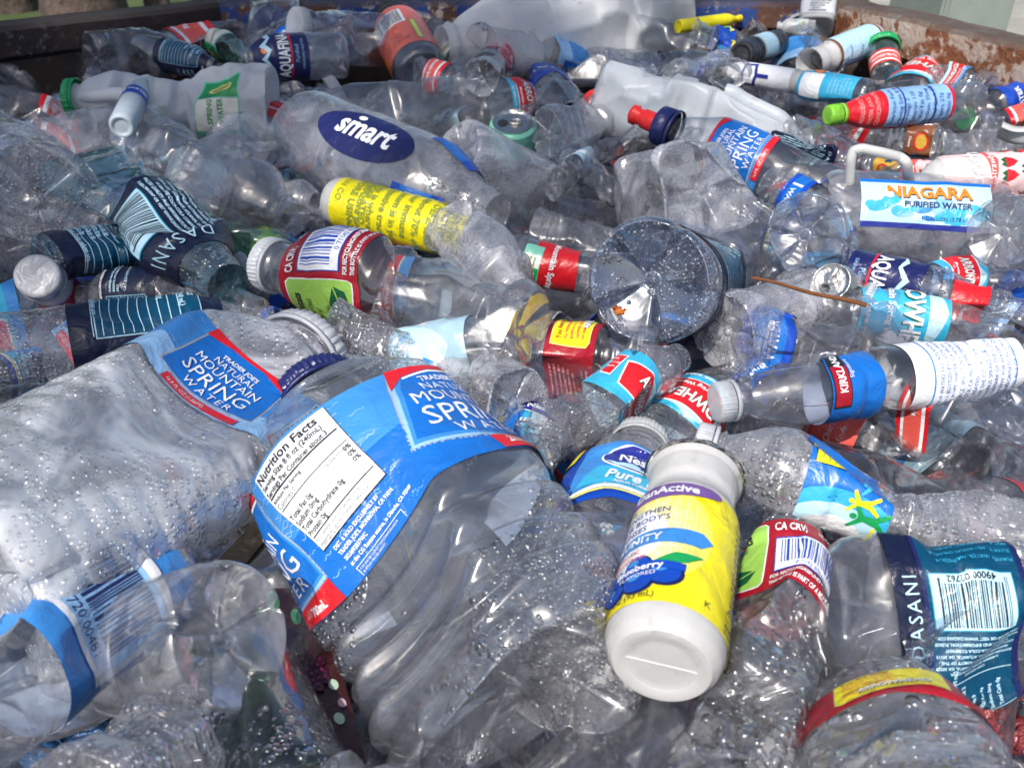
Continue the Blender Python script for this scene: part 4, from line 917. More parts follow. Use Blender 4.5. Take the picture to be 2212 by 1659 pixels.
def bottle(label, short, p0, p1, w, prof='water', mat=CLEAR, cap=None, lab=None, f=(.38, .62), roll=0, seed=1, half=None, cat='bottle', nm='water_bottle',
           group=None, nt=64, nz=80, labs=(), scale=None, off=.00035, neck=None, capf=(.935, 1.0), sports=None, top=None, foil=False, ridges=40, **kw):
    P0, P1 = pt(p0), pt(p1); L = float(np.linalg.norm(P1-P0)); d = float(((P0+P1)/2 - CAM) @ FW); R = w/2*d/FPX
    kw.setdefault('ribs', [(.10, .30, 4, .035, .010), (.66, .70, 1, .03, .008)] if prof == 'water' else None)
    if kw.get('crumple', 0) >= .05 and 'facets' not in kw:
        kw['facets'] = int(16 + kw['crumple']*170); kw['fdepth'] = .13 + 1.7*kw['crumple']; kw['crumple'] = kw['crumple']*.3
    F = Form(L, R, PROF[prof], seed=seed, lbands=([f] if lab else []) + [x[1] for x in labs], **kw)
    rt = root(nm, label, cat, group or 'plastic bottles and containers heaped in the bin')
    rt.matrix_world = frame(P0, P1, 0)
    if top is None: top = .955 if cap else .985
    obj('body', F.body_mesh(mat, nz, nt, top=top), rt)
    if lab: obj('label', F.patch('label', ART[lab], f[0], f[1], roll, half=half, scale=scale, off=off), rt)
    for (a_, f_, r_, h_, s_) in labs: obj('label', F.patch('label', ART[a_], f_[0], f_[1], r_, half=h_, scale=s_, off=off+.0003), rt)
    if cap:
        c1, c2 = lathe_cap(F, CAPS[cap] if isinstance(cap, str) else cap, *capf, ridges=ridges, kr=1.22 if not sports else 1.4); obj('tamper_ring', c2, obj('cap', c1, rt))
    if sports:
        r = float(F.radius(np.array([.96*L]), True)[0]); a = np.linspace(0, 2*PI, 40, endpoint=False); r *= 1.25
        rows = [np.stack([r*k*np.cos(a), r*k*np.sin(a), np.full(40, L*1.0 + z*r)], 1) for k, z in ((.62, -.1), (.62, .9), (.52, 1.0), (.5, 1.35), (.62, 1.45), (.60, 1.75), (.45, 1.85), (.12, 1.85), (.1, 1.2))]
        P = F.deform(np.concatenate(rows)); i = np.arange(8)[:, None]*40; j = np.arange(40)[None]; j2 = (j+1) % 40
        obj('spout', mesh_from('spout', P, np.stack([i+j, i+j2, i+40+j2, i+40+j], 2).reshape(-1, 4), [CAPS[sports]]), rt)
    if foil:                                     # torn foil seal left on the rim, and the white inside floor of the mouth
        r = float(F.radius(np.array([.98*L]), True)[0]); rr = random.Random(3); a = np.linspace(0, 2*PI, 90, endpoint=False)
        o_ = np.array([rr.uniform(-.045, .035) for _ in a]); h_ = np.array([rr.uniform(-.03, .03) for _ in a])
        rows = [np.stack([r*(1.02+.02*k)*np.cos(a), r*(1.02+.02*k)*np.sin(a), np.full(90, L*1.0) + z*r + h_*r*.6*k], 1) for k, z in ((0, .03), (1, .04))]
        rows.append(np.stack([r*(1.08+o_)*np.cos(a), r*(1.08+o_)*np.sin(a), L - .10*r + h_*r*1.2], 1)); rows.insert(0, np.stack([r*.86*np.cos(a), r*.86*np.sin(a), np.full(90, L+.03*r)], 1))
        P = np.concatenate(rows); i = np.arange(3)[:, None]*90; j = np.arange(90)[None]; j2 = (j+1) % 90
        obj('foil_seal', mesh_from('foil_seal', P, np.stack([i+j, i+j2, i+90+j2, i+90+j], 2).reshape(-1, 4), [FOIL]), rt)
        sm = np.array([[R*.66*math.cos(q)*1.0, 0, 0] for q in np.linspace(0, PI, 14)]); sm[:, 2] = F.basein*R - .0001; co_, f_ = tube(sm, .00035, 6); obj('mould_seam', mesh_from('mould_seam', co_, f_, [mat]), rt)
        q_ = np.linspace(0, 2*PI, 40); rg = np.stack([R*.60*np.cos(q_), R*.60*np.sin(q_), np.full(40, F.basein*R - .0001)], 1); co_, f_ = tube(rg, .0004, 6); obj('base_ring', mesh_from('base_ring', co_, f_, [mat]), rt)
    HEROES.append((((p0[0]+p1[0])/2, (p0[1]+p1[1])/2), short)); ALL.append(rt)
    rt['_f'] = 1; del rt['_f']
    return rt, F


# ================================================================== the bottles, front of the heap first
bottle('large crushed clear bottle in front, blue label with nutrition panel and SPRING lettering', 'the blue spring water bottle in front',
       (1150, 1500, .262, 'd'), (680, 842, .36, 'd'), 560, mat=pet('hero_clear_plastic', haze=.08, hazecol=(.84, .86, .92), drop=480, cover=.30, ripple=.06, gl=.19), prof='hero', cap='navy', lab='spring', f=(.40, .735), roll=2, seed=11, dents=4, dd=.86, flat=.22, flat_dir=PI/2+.1, crumple=.06, facets=0, nt=128, nz=150,
       ribs=[(.07, .33, 4, .10, .016)], half=118, ridges=44)
bottle('small white drink bottle with yellow blueberry label and torn foil rim on top', 'the yellow blueberry drink bottle',
       (1428, 1440, .247, 'd'), (1500, 1035, .318, 'd'), 236, mat=WHITE, prof='cup', lab='blueberry', f=(.085, .70), roll=10, seed=2, dents=0, nt=96, petals=0, basein=.05, nm='drink_bottle', foil=True, rigid=1.1)
bottle('big ribbed frosty bottle at the left edge beaded with water, blue label near its cap', 'the big beaded bottle at left',
       (-110, 1270, .030), (668, 765, .012), 500, mat=pet('satin_beaded_plastic', haze=.54, drop=430, cover=.72, ripple=.10, hazecol=(.86, .88, .92)), cap='white', lab='springsmall', f=(.515, .73), roll=-24, half=84, seed=21, dents=1, dd=.93, flat=.06, crumple=.03, nt=112, nz=120, ribs=[(.08, .50, 9, .022, .009)])
bottle('clear bottle half buried beside the blueberry drink, blue label with oval emblem and yellow tag', 'the blue oval-emblem bottle',
       (1215, 1480, .002), (1385, 952, -.010), 290, mat=DROPS, cap='clear', lab='purelife', f=(.46, .71), roll=-52, seed=5, dents=3, dd=.85, crumple=.05, nt=88)
bottle('clear ribbed bottle with white cap, blue label with yellow box and leaping figures', 'the bottle with leaping figures on its label',
       (2270, 1190, .008), (1500, 960, .022), 205, mat=pet('silvery_large_beads', haze=.26, drop=460, cover=.95, hazecol=(.84, .84, .88)), cap='white', lab='purelifeside', f=(.44, .685), roll=0, seed=8, dents=3, dd=.86, crumple=.07, nt=88, nz=110, ribs=[(.06, .40, 7, .05, .010)])
bottle('clear bottle with red label, green habitat panel and barcode, right of the blueberry drink', 'the red barcode label bottle',
       (1590, 1700, .0), (1716, 1060, .0), 240, mat=pet('frosted_wet_plastic', haze=.10, drop=200, cover=.9, ripple=1.2), lab='habitats', f=(.52, .745), roll=-8, seed=33, dents=4, dd=.86, crumple=.10, nt=88, prof='smooth')
bottle('flattened clear bottle with teal and navy label whose white barcode lies upside down, right edge', 'the teal barcode label at right',
       (2420, 1330, .0), (1650, 1340, -.006), 330, mat=CLEARER, lab='tealcode', f=(.30, .66), roll=10, seed=14, dents=4, dd=.8, flat=.35, flat_dir=PI/2, crumple=.09, nt=88)
bottle('clear bottle at the bottom right corner with red and yellow label, covered in large droplets', 'the droplet bottle in the bottom right corner',
       (2060, 2060, .045), (1890, 1525, -.025), 480, mat=pet('large_bead_plastic', haze=.16, drop=300, cover=.9, ripple=.15), lab='arrowback', f=(.52, .64), roll=-6, seed=16, dents=2, dd=.9, flat=.1, crumple=.05, nt=96)
bottle('crumpled clear bottle at the lower left with petal base towards the right', 'the crumpled petal-base bottle at lower left',
       (505, 1370, .25, 'd'), (-150, 1500, .33, 'd'), 300, mat=pet('front_left_clear', haze=.14, ripple=.2), seed=44, dents=2, dd=.9, crumple=.03, nt=128, nz=120, ribs=[(.15, .6, 5, .08, .012)], basein=.3)
bottle('clear bottle at the left edge wearing a blue wrapper with barcode and coloured ovals', 'the blue wrapper with barcode at lower left',
       (-190, 1590, .030), (440, 1180, .0), 300, mat=CLEAR, lab='refundbox', f=(.26, .74), roll=0, seed=45, dents=3, dd=.85, crumple=.06, nt=80)
bottle('clear bottle beaded with large drops under the crumpled one, bottom left corner', 'the dripping bottle in the bottom left corner',
       (160, 1800, .03), (560, 1480, -.015), 330, mat=BIGDROPS, seed=46, dents=3, dd=.85, crumple=.08, nt=88)
bottle('crumpled clear bottle scrap shining at the bottom centre edge', 'the shiny crumpled scrap at bottom centre',
       (1160, 1880, .02), (640, 1690, .0), 260, mat=CRUSH, seed=47, dents=6, dd=.7, crumple=.2, nt=96)
bottle('clear bottle base under the yellow drink bottle at the bottom edge', 'the clear base at the bottom edge',
       (1560, 1800, .0), (1300, 1480, -.03), 280, mat=SMOKE, seed=48, dents=4, dd=.8, crumple=.12, nt=88)
bottle('crushed clear bottle with upright dark label between red barcode bottle and teal label', 'the crushed dark label bottle',
       (1960, 1440, -.02), (1760, 1000, -.02), 230, mat=CLEARER, lab='blackteal', f=(.55, .78), roll=0, seed=49, dents=4, dd=.75, crumple=.12)
bottle('dark clear bottle lying at the right edge above the teal label', 'the dark clear bottle at the right edge',
       (2320, 1010, .0), (1880, 820, -.01), 240, mat=SMOKE, seed=50, dents=5, dd=.75, crumple=.16, nt=80, lab='redband', f=(.55, .70), roll=0)
bottle('clear bottle with white cap and loose wine-red label glimpsed below, right of centre', 'the wine-red glimpsed label',
       (2060, 1030, -.03), (1680, 860, -.03), 190, mat=CLEAR, lab='cheri', f=(.45, .7), seed=51, dents=4, dd=.8, crumple=.1)
bottle('clear bottle whose torn white label of small blue print hangs off its end', 'the torn white label at right',
       (2170, 785, .012), (1545, 870, .010), 165, mat=CLEARER, cap='clear', lab='whitecode', f=(.02, .40), roll=8, seed=52, dents=3, dd=.85, crumple=.05, nt=88, labs=[('kirk', (.50, .68), 20, None, None)], flat=.1)
bottle('crushed clear bottle with light blue wrap beside the frosted screw cap', 'the light blue wrap',
       (1840, 780, -.01), (1470, 690, -.015), 150, mat=CLEAR, lab='petiteblue', f=(.35, .62), seed=53, dents=4, dd=.75, crumple=.12)
bottle('clear bottle with navy tinted round petal base facing the camera in the centre', 'the blue petal base in the centre',
       (1400, 606, .43, 'd'), (1540, 588, .58, 'd'), 252, mat=BLUEPET, prof='water', seed=60, dents=1, dd=1., crumple=.02, nt=160, nz=100, basein=.26, petals=5, lab='tealfacts', f=(.12, .55), roll=30)
bottle('twisted clear bottle with green habitat panel on red label and barcode, frosted cap at left', 'the twisted red and green label bottle',
       (1130, 735, .012), (572, 568, .014), 250, mat=CLEARER, cap='white', lab='habitats', f=(.56, .85), roll=26, seed=61, dents=5, dd=.72, crumple=.10, nt=112, nz=120, flat=.2, prof='smooth', half=100, twist=-1.5)
bottle('clear bottle with pale icy label edged in red, its round base knob towards the camera', 'the icy label with red edges',
       (1130, 735, .012), (800, 790, -.01), 150, mat=CLEAR, lab='icering', f=(.30, .78), roll=0, seed=62, dents=3, dd=.85, crumple=.06, nt=88)
bottle('beaded clear bottle under the icy label, left of the centre red label', 'the beaded bottle under the icy label',
       (1120, 880, .0), (760, 770, -.03), 190, mat=SILVER, seed=63, dents=3, dd=.85, crumple=.08, nt=80)
bottle('crushed clear bottle with red label, yellow corner and rows of small white print', 'the red and yellow small-print label',
       (1420, 800, -.012), (1080, 772, -.02), 190, mat=CLEAR, lab='arrowback', f=(.34, .66), roll=60, seed=64, dents=2, dd=.9, crumple=.05)
bottle('crumpled droplet-covered bottle with red glimpses between the centre base and the white cap', 'the crumpled droplet bottle right of centre',
       (1160, 950, .008), (1470, 770, .006), 165, mat=pet('crushed_droplet_plastic', haze=.12, drop=520, cover=.6, crease=.5, ripple=.3), seed=65, dents=6, dd=.7, crumple=.16, nt=96, nz=100, lab='arrowfront', f=(.45, .70), roll=60)
bottle('red-tinted soda bottle glimpsed behind the nutrition panel', 'the red-tinted soda bottle',
       (640, 1040, -.018), (600, 700, -.02), 220, mat=REDPET, lab='cheri', f=(.15, .5), roll=10, seed=66, dents=2, dd=.9, crumple=.05)
bottle('clear bottle with arrow-blue label and white frosted cap behind the drink bottle foil', 'the cyan label behind the foil rim',
       (1560, 820, -.02), (1330, 1060, -.02), 170, mat=DROPS, lab='arrowfront', f=(.25, .55), seed=67, dents=3, dd=.85, crumple=.08)
bottle('blue wrapper bottle tucked between spring water label and blue oval emblem', 'the tucked blue wrapper',
       (1110, 1080, -.016), (1150, 880, -.02), 140, mat=CLEAR, lab='purelifeside', f=(.2, .8), roll=160, seed=68, dents=2, crumple=.04)
# ------------------------------------------------ left side
bottle('navy labelled bottle with teal nutrition table lying above the big beaded bottle', 'the teal nutrition table label',
       (-60, 770, .012), (600, 690, .0), 168, mat=DROPS, lab='tealfacts', f=(.30, .80), roll=4, seed=70, dents=2, dd=.92, crumple=.03, nt=96, prof='smooth')
bottle('crushed dark blue label bottle with slanting barcode at left', 'the slanting barcode on dark blue',
       (180, 360, .026), (500, 620, .010), 215, mat=TEALPET, lab='tealcode', f=(.42, .86), roll=8, seed=71, dents=5, dd=.74, flat=.25, crumple=.10, nt=104, prof='smooth')
bottle('folded dark teal label bottle below the slanting barcode', 'the folded dark teal label',
       (90, 560, .012), (440, 500, .0), 150, mat=TEALPET, lab='tealfacts', f=(.05, .8), roll=60, seed=72, dents=5, dd=.7, flat=.3, crumple=.12, nt=88, prof='smooth')
bottle('beaded bottle with small teal label strip under the dark labels', 'the beaded bottle with a teal strip',
       (470, 620, .0), (170, 640, -.01), 110, mat=BEADS, lab='tealfacts', f=(.35, .75), roll=0, seed=73, dents=2, dd=.9, crumple=.05)
bottle('wide clear bottle base beaded with drops at the left edge', 'the wide beaded base at left',
       (90, 440, .030), (-120, 300, .0), 250, mat=DROPS, seed=74, dents=2, dd=.9, crumple=.06, nt=88)
bottle('large crumpled clear bottle against the left wall', 'the large crumpled bottle by the left wall',
       (-60, 330, .020), (330, 300, .015), 175, mat=CLOUDY, seed=75, dents=5, dd=.78, crumple=.12, nt=96)
bottle('large clear bottle with bright glints left of the oval label', 'the glinting clear bottle at left',
       (520, 300, .030), (350, 520, .005), 215, mat=CLOUDY, seed=76, dents=5, dd=.74, crumple=.14, nt=104, nz=100)
bottle('clear square-shouldered bottle behind the glinting one at left', 'the square-shouldered clear bottle',
       (300, 290, .02), (640, 480, .0), 170, mat=CLEAR, seed=77, dents=4, dd=.78, crumple=.10, nt=88)
bottle('small clear bottle with teal inside the gap left of the yellow label', 'the teal glimpse by the yellow label',
       (600, 380, -.005), (700, 500, -.02), 110, mat=CLEAR, lab='tealfacts', f=(.2, .6), seed=78, dents=3, crumple=.1)
bottle('beaded clear bottle with faint green label leaning at far left', 'the faint green label at left',
       (430, 500, -.01), (640, 560, -.02), 130, mat=GREENPET, seed=79, dents=3, crumple=.1)
bottle('clear bottle with blue cap end lying in the shade below the left barcode', 'the shaded blue-cap bottle',
       (420, 640, -.01), (590, 690, -.01), 100, mat=CLOUDY, cap='blue', seed=80, dents=2, crumple=.06)
bottle('blue and yellow scrap label bottle peeping out at the left edge', 'the blue and yellow scrap at left edge',
       (-40, 830, .0), (130, 790, -.01), 110, mat=CLEAR, lab='purelife', f=(.2, .7), roll=-70, seed=81, dents=2)
# ------------------------------------------------ middle distance
bottle('large clear bottle with navy oval label reading smart', 'the navy oval label bottle',
       (650, 290, .018), (1080, 470, .0), 225, mat=pet('fine_mist_plastic', haze=.20, drop=900, cover=.5, ripple=.25, rough=.1), prof='smooth', seed=90, labs=[('oval', (.22, .68), -30, None, None), ('petiteblue', (.66, .84), 150, None, None)], dents=0, crumple=.02, nt=96, petals=0, flat=.06)
bottle('clear bottle with petal base of fine droplets facing left of centre', 'the fine-droplet petal base',
       (985, 330, .60, 'd'), (1275, 480, .70, 'd'), 155, mat=SILVER, seed=91, dents=1, dd=.95, crumple=.03, nt=104, petals=5, lab='redband', f=(.80, .86), roll=0, basein=.2, prof='smooth')
bottle('long clear bottle with curved red and blue label end behind the oval label', 'the curved label behind the oval',
       (700, 260, .004), (1215, 215, -.005), 145, mat=CLEAR, lab='arrowfront', f=(.72, .86), roll=10, seed=92, dents=2, dd=.9, crumple=.05, nt=88, prof='smooth')
bottle('white drink bottle with yellow label and olive print, lying across the middle', 'the yellow print label in the middle',
       (716, 432, .006), (1045, 520, -.002), 110, mat=WHITE, prof='cup', lab='probioticback', f=(.08, .92), roll=-6, seed=93, dents=0, petals=0, nm='drink_bottle', nt=80, rigid=1.1)
bottle('clear bottle thickly beaded with droplets between yellow label and centre base', 'the thickly beaded bottle in the middle',
       (990, 500, .012), (1120, 640, .0), 185, mat=SILVER, seed=94, dents=2, dd=.9, crumple=.06, nt=96)
bottle('broad square clear container with beaded dimpled base above the centre', 'the broad beaded container',
       (1530, 405, .51, 'd'), (1390, 430, .64, 'd'), 232, mat=SILVER, seed=95, dents=2, dd=.85, crumple=.10, nt=112, nz=100, sq=2.5, basein=.3, petals=4, prof='wide')
bottle('sports bottle with red spout, navy collar and blue spring water label', 'the sports bottle with red spout',
       (1860, 450, .0), (1418, 268, .028), 146, mat=CLEARER, prof='smooth', cap='navy', sports='red', lab='springsmall', f=(.42, .69), roll=14, capf=(.895, .99), seed=96, dents=2, dd=.95, crumple=.03, nt=96, neck=1, ridges=0)
bottle('big clear gallon bottle with light blue label and orange lettering at right', 'the orange-lettered gallon bottle',
       (1770, 475, .002), (2240, 500, .002), 222, mat=pet('mist_clear', haze=.18, ripple=.3), prof='wide', lab='orangename', f=(.13, .70), roll=-24, seed=97, dents=1, dd=.97, crumple=.02, nt=96)
bottle('clear bottle with swirled petal base and blue glints behind the centre base', 'the swirled base right of centre',
       (1735, 505, .47, 'd'), (1800, 560, .60, 'd'), 170, mat=pet('mist_blue', tint=(.80, .86, .95), haze=.10, ripple=.5), seed=98, dents=2, dd=.9, crumple=.05, nt=104, petals=6, basein=.25)
bottle('clear bottle base at the right edge below the strawberry bottle', 'the clear base at the right edge',
       (2165, 500, .48, 'd'), (2260, 520, .60, 'd'), 150, mat=CLEAR, seed=99, dents=2, dd=.9, crumple=.06, nt=96, petals=6, basein=.2)
bottle('bottle with royal blue mountain label and clear neck, right side', 'the royal blue mountain label',
       (1820, 585, .0), (2150, 660, .004), 108, mat=BLUEPET, lab='bluepeak', f=(.06, .56), roll=10, seed=100, dents=1, dd=.95, crumple=.03, prof='smooth')
bottle('clear bottle with frosted cap lying on the royal blue label', 'the frosted cap on royal blue',
       (2060, 760, -.02), (1868, 628, .008), 86, mat=CLEAR, cap='clear', seed=101, dents=2, crumple=.06, nt=64)
bottle('clear bottle with cyan and red label below the gallon bottle', 'the small cyan and red label',
       (1930, 590, -.006), (2230, 600, -.006), 90, mat=CLEAR, lab='arrowfront', f=(.30, .62), roll=0, seed=102, dents=2, crumple=.06)
bottle('clear bottle with red banner label in white letters, right of the twig', 'the red banner label',
       (1760, 660, -.004), (2190, 710, -.004), 112, mat=CLEAR, lab='arrowfront', f=(.22, .66), roll=-14, seed=103, dents=2, crumple=.05)
bottle('clear droplet bottle with red content and gold edge at right', 'the red content bottle at right',
       (2020, 640, .004), (2290, 700, .0), 90, mat=DROPS, lab='redband', f=(.1, .4), roll=80, seed=104, dents=2, crumple=.08)
bottle('broad clear bottle thickly beaded right of the centre base', 'the broad beaded bottle right of centre',
       (1560, 720, -.004), (1790, 640, -.01), 190, mat=SILVER, seed=105, dents=2, dd=.9, crumple=.06, nt=96)
bottle('clear bottle with white, lime and red curved label left of the centre base', 'the lime and red curved label',
       (1130, 560, -.006), (1400, 640, -.02), 100, mat=CLEAR, lab='redband', f=(.10, .42), roll=0, seed=106, dents=1, crumple=.03, labs=[('greenleaf', (.02, .16), 10, None, None)])
bottle('clear bottle with ribbed grey side under the fine-droplet base', 'the ribbed bottle under the droplet base',
       (1150, 500, -.01), (1420, 560, -.02), 110, mat=CLEAR, seed=107, dents=2, crumple=.06)
# small crumpled pieces in the middle
for k, (x0, y0, x1, y1, w_, sd_, mt, lb, cp, lab_, sh_) in enumerate([
 (1230, 350, 1330, 430, 85, 110, CLEAR, None, None, 'crumpled little clear bottle with pale blue glints left of the broad container', 'the crumpled little bottle'),
 (1200, 400, 1290, 340, 75, 111, CLEARER, 'icering', None, 'tiny crushed bottle with icy blue label scrap above the thickly beaded bottle', 'the icy blue scrap'),
 (1180, 290, 1370, 250, 110, 112, CLOUDY, None, None, 'cloudy clear bottle neck pointing at the red spout', 'the cloudy neck by the red spout'),
 (1160, 150, 1240, 250, 120, 113, CLEAR, 'petiteblue', None, 'tall crushed clear bottle with blue edge left of the milky jug', 'the tall crushed bottle left of the jug'),
 (1310, 130, 1420, 160, 60, 114, CLEAR, None, None, 'small clear bottle between the two milky jugs', 'the small bottle between the jugs'),
 (1450, 170, 1570, 120, 90, 115, CLOUDY, None, None, 'crumpled grey clear bottle behind the milky jug', 'the crumpled bottle behind the jug'),
 (1580, 160, 1500, 120, 80, 116, CLEAR, 'petiteblue', None, 'clear bottle with bright blue wrap above the crumpled grey one', 'the bright blue wrap at the back'),
 (1500, 70, 1620, 115, 75, 117, CLEAR, 'purelife', None, 'bottle with vivid blue label in front of the yellow bottle', 'the vivid blue label at the back'),
 (1640, 50, 1600, 95, 60, 118, CLEAR, None, None, 'clear bottle end between vivid blue label and white jug carton', 'the clear end near the carton'),
 (1790, 130, 1760, 60, 90, 119, CLEAR, None, None, 'clear glinting bottle in front of the printed white jug', 'the glinting bottle by the printed jug'),
 (1690, 200, 1590, 170, 70, 120, CLEAR, None, None, 'clear bottle under the green-striped white bottle', 'the bottle under green stripes'),
 (1720, 285, 1830, 330, 95, 121, CLEAR, None, None, 'rounded glinting clear bottle above the dark blue folded label', 'the rounded glinting bottle'),
 (2130, 210, 1980, 170, 95, 122, DROPS, 'arrowfront', None, 'clear bottle leaning on the right wall with sky blue label', 'the sky blue label by the right wall'),
 (2060, 130, 1920, 250, 120, 123, CLEAR, 'arrowfront', 'green', 'clear upright-leaning bottle with blue and red label near the right wall', 'the leaning bottle near the right wall'),
 (2250, 190, 2080, 260, 88, 124, CLEAR, 'petiteblue', 'green', 'clear bottle with blue band label against the right wall', 'the blue band label by the right wall'),
 (2290, 240, 2110, 280, 90, 125, CLEAR, 'redband', None, 'clear bottle with pale label red below at the far right edge', 'the pale red label at far right'),
 (2020, 330, 2200, 310, 100, 126, CLOUDY, None, None, 'crumpled grey clear bottle behind the strawberry bottle', 'the crumpled bottle behind the strawberries'),
 (2020, 380, 1850, 350, 80, 127, CLEAR, 'stars', None, 'crushed bottle with star printed brown label under the white handle', 'the star printed label'),
 (2080, 400, 1900, 375, 70, 128, CLEAR, 'berryyog', None, 'torn pink and red label bottle inside the white handle', 'the torn pink label'),
 (1900, 290, 2080, 310, 70, 129, CLEAR, 'stars', None, 'colourful labelled bottle in the shadow under the red nutrition label', 'the colourful shadowed bottle'),
 (1660, 400, 1790, 470, 95, 130, CLEAR, 'petiteblue', None, 'clear bottle with blue label below the sports bottle', 'the blue label below the sports bottle'),
 (900, 150, 1010, 180, 85, 131, CLEAR, 'redband', None, 'clear bottle with red and white label under the salmon label bottle', 'the red and white label under salmon'),
 (700, 250, 620, 190, 85, 132, CLOUDY, None, None, 'pinkish clear bottle shoulder behind the oval label', 'the pinkish shoulder'),
 (560, 320, 640, 230, 70, 133, CLEAR, 'redband', None, 'clear bottle with tiny red and cyan label corner left of the oval label', 'the tiny red corner label'),
 (935, 110, 1010, 160, 70, 134, CLEAR, 'greenleaf', None, 'clear bottle with dark teal label beside the salmon label', 'the dark teal label beside salmon'),
 (1040, 170, 1110, 70, 80, 135, CLEAR, 'redband', None, 'clear bottle with red wrap before the big milky jug', 'the red wrap before the jug'),
 (880, 40, 1020, 90, 90, 136, CLOUDY, None, None, 'cloudy clear bottle between salmon label and big jug', 'the cloudy bottle by the big jug'),
 (590, 60, 640, -40, 105, 137, CLOUDY, None, None, 'tall cloudy bottle standing at the back above the deep blue label', 'the tall cloudy bottle at the back'),
 (700, 130, 590, 90, 100, 138, CLEAR, 'petiteblue', None, 'clear bottle with pale blue print right of the deep blue label', 'the pale blue print'),
 (650, 70, 720, 30, 70, 139, CLEAR, 'bluepeak', None, 'deep blue triangular wrapped bottle at the back', 'the deep blue triangular wrap'),
 (580, 150, 478, 50, 92, 140, CLOUDY, None, 'orange', 'clear bottle with orange cap at the back left', 'the orange cap'),
 (440, 90, 540, 130, 60, 141, GREENPET, 'greenleaf', None, 'small bottle with green label below the orange cap', 'the green label below the orange cap'),
 (235, 120, 235, 215, 105, 142, CLEAR, None, None, 'smooth rounded clear bottle leaning on the left wall', 'the rounded bottle at the left wall'),
 (180, 185, 300, 225, 70, 143, CLEAR, 'bluepeak', None, 'small clear bottle with violet label in front of the left wall', 'the violet label at the left wall'),
 (130, 240, 260, 210, 62, 144, CLOUDY, None, None, 'clear bottle poking out left of the green cap', 'the bottle left of the green cap'),
 (520, 400, 690, 440, 110, 145, CLOUDY, None, None, 'scuffed clear bottle between glinting bottle and oval label', 'the scuffed clear bottle'),
 (1380, 300, 1290, 330, 85, 146, CLEAR, None, None, 'clear bottle under the navy collar of the sports bottle', 'the bottle under the navy collar'),
 (1640, 470, 1560, 560, 120, 147, CLEAR, None, None, 'smooth clear bottle side behind the centre base', 'the smooth side behind the centre base'),
 (1680, 900, 1560, 780, 120, 148, CLEAR, 'petiteblue', None, 'clear bottle below the frosted screw cap', 'the bottle below the screw cap'),
 (1080, 1230, 1240, 1180, 150, 149, DROPS, None, None, 'clear droplet bottle between spring water and emblem labels', 'the droplet bottle between labels'),
 (1250, 1330, 1300, 1600, 170, 150, DROPS, None, None, 'clear droplet bottle left of the blueberry drink base', 'the droplet bottle left of the drink base'),
 (1720, 1330, 1850, 1560, 170, 151, CLEARER, None, None, 'dark see-through bottle between red label and teal barcode', 'the dark see-through bottle'),
 (2090, 940, 2250, 1160, 190, 152, SMOKE, None, None, 'dark crumpled clear bottle above the teal label at right', 'the dark crumpled bottle at right'),
 (2050, 760, 2260, 930, 170, 153, CLEARER, None, None, 'clear crumpled bottle at right below the torn white label', 'the crumpled bottle below torn label'),
 (850, 870, 1060, 830, 120, 154, CLEAR, None, None, 'clear crumpled bottle above the spring water label', 'the crumple above the spring label'),
 (720, 700, 900, 760, 130, 155, BIGDROPS, None, None, 'droplet-covered clear bottle below the green panel label', 'the droplet bottle below the green panel'),
]):
    z0, z1 = random.uniform(-.004, .022), random.uniform(-.01, .012)
    if max(y0, y1) > 880: z0, z1 = z0-.035, z1-.035
    if max(y0, y1) < 200: z0, z1 = z0+.016, z1+.016
    bottle(lab_, sh_, (x0, y0, z0), (x1, y1, z1), w_, mat=mt, cap=cp, lab=lb, f=(.34, .66), roll=random.uniform(-30, 30), seed=sd_, dents=random.choice([2, 3, 4, 5]), dd=random.uniform(.74, .88), crumple=random.uniform(.07, .16), nt=80, nz=96, flat=random.uniform(0, .38), bend=(random.uniform(-.25, .25), random.uniform(-.2, .2)),
           prof=random.choice(['water', 'water', 'smooth', 'waist']))
# ------------------------------------------------ back rows with their own look
bottle('deep blue label bottle with upright white lettering and mountain, back left', 'the deep blue lettering label at the back',
       (745, 122, .030), (515, 128, .036), 100, mat=CLEAR, lab='bluepeak', f=(.38, .88), roll=10, seed=160, dents=1, crumple=.03, prof='smooth')
bottle('juice bottle with salmon pink label, barcode and dark metal cap', 'the salmon juice label',
       (915, 165, .006), (840, 28, .040), 116, mat=CLEAR, nm='juice_bottle', cap=DARKALU, lab='redjuice', f=(.12, .70), roll=0, seed=161, dents=0, petals=0, prof='smooth', capf=(.90, 1.0))
bottle('clear bottle with teal and dark blue label pointing right, back left', 'the teal label at the back left',
       (300, 108, .030), (470, 145, .022), 72, mat=CLEAR, lab='tealfacts', f=(.32, .92), roll=30, seed=162, dents=1, crumple=.04, prof='smooth')
bottle('long yellow bottle lying at the back wall', 'the yellow bottle at the back wall', (1465, 58, .036), (1600, 40, .036), 28, mat=I('yellow'), cap='yellow', nm='yellow_bottle', seed=163, dents=0, petals=0, nt=40, nz=40)
bottle('black bottle with silver label patch at the back right', 'the black bottle at the back', (1600, 120, .030), (1700, 85, .026), 56, mat=CAPS['black'], lab='oakblack', f=(.2, .6), nm='black_bottle', cap='black', seed=164, dents=1, petals=0)
bottle('white bottle with green and yellow stripes and a small spade emblem', 'the green-striped white bottle', (1740, 180, .026), (1545, 150, .020), 48, mat=WHITE, lab='greenwhite', f=(.1, .9), cap='white', nm='white_bottle', seed=165, dents=0, petals=0, prof='smooth')
bottle('small white bottle with green band beside the printed jug', 'the small white bottle beside the printed jug', (1760, 62, .032), (1680, 57, .032), 34, mat=WHITE, lab='greenwhite', f=(.2, .5), nm='white_bottle', seed=166, dents=0, petals=0, cap='white')
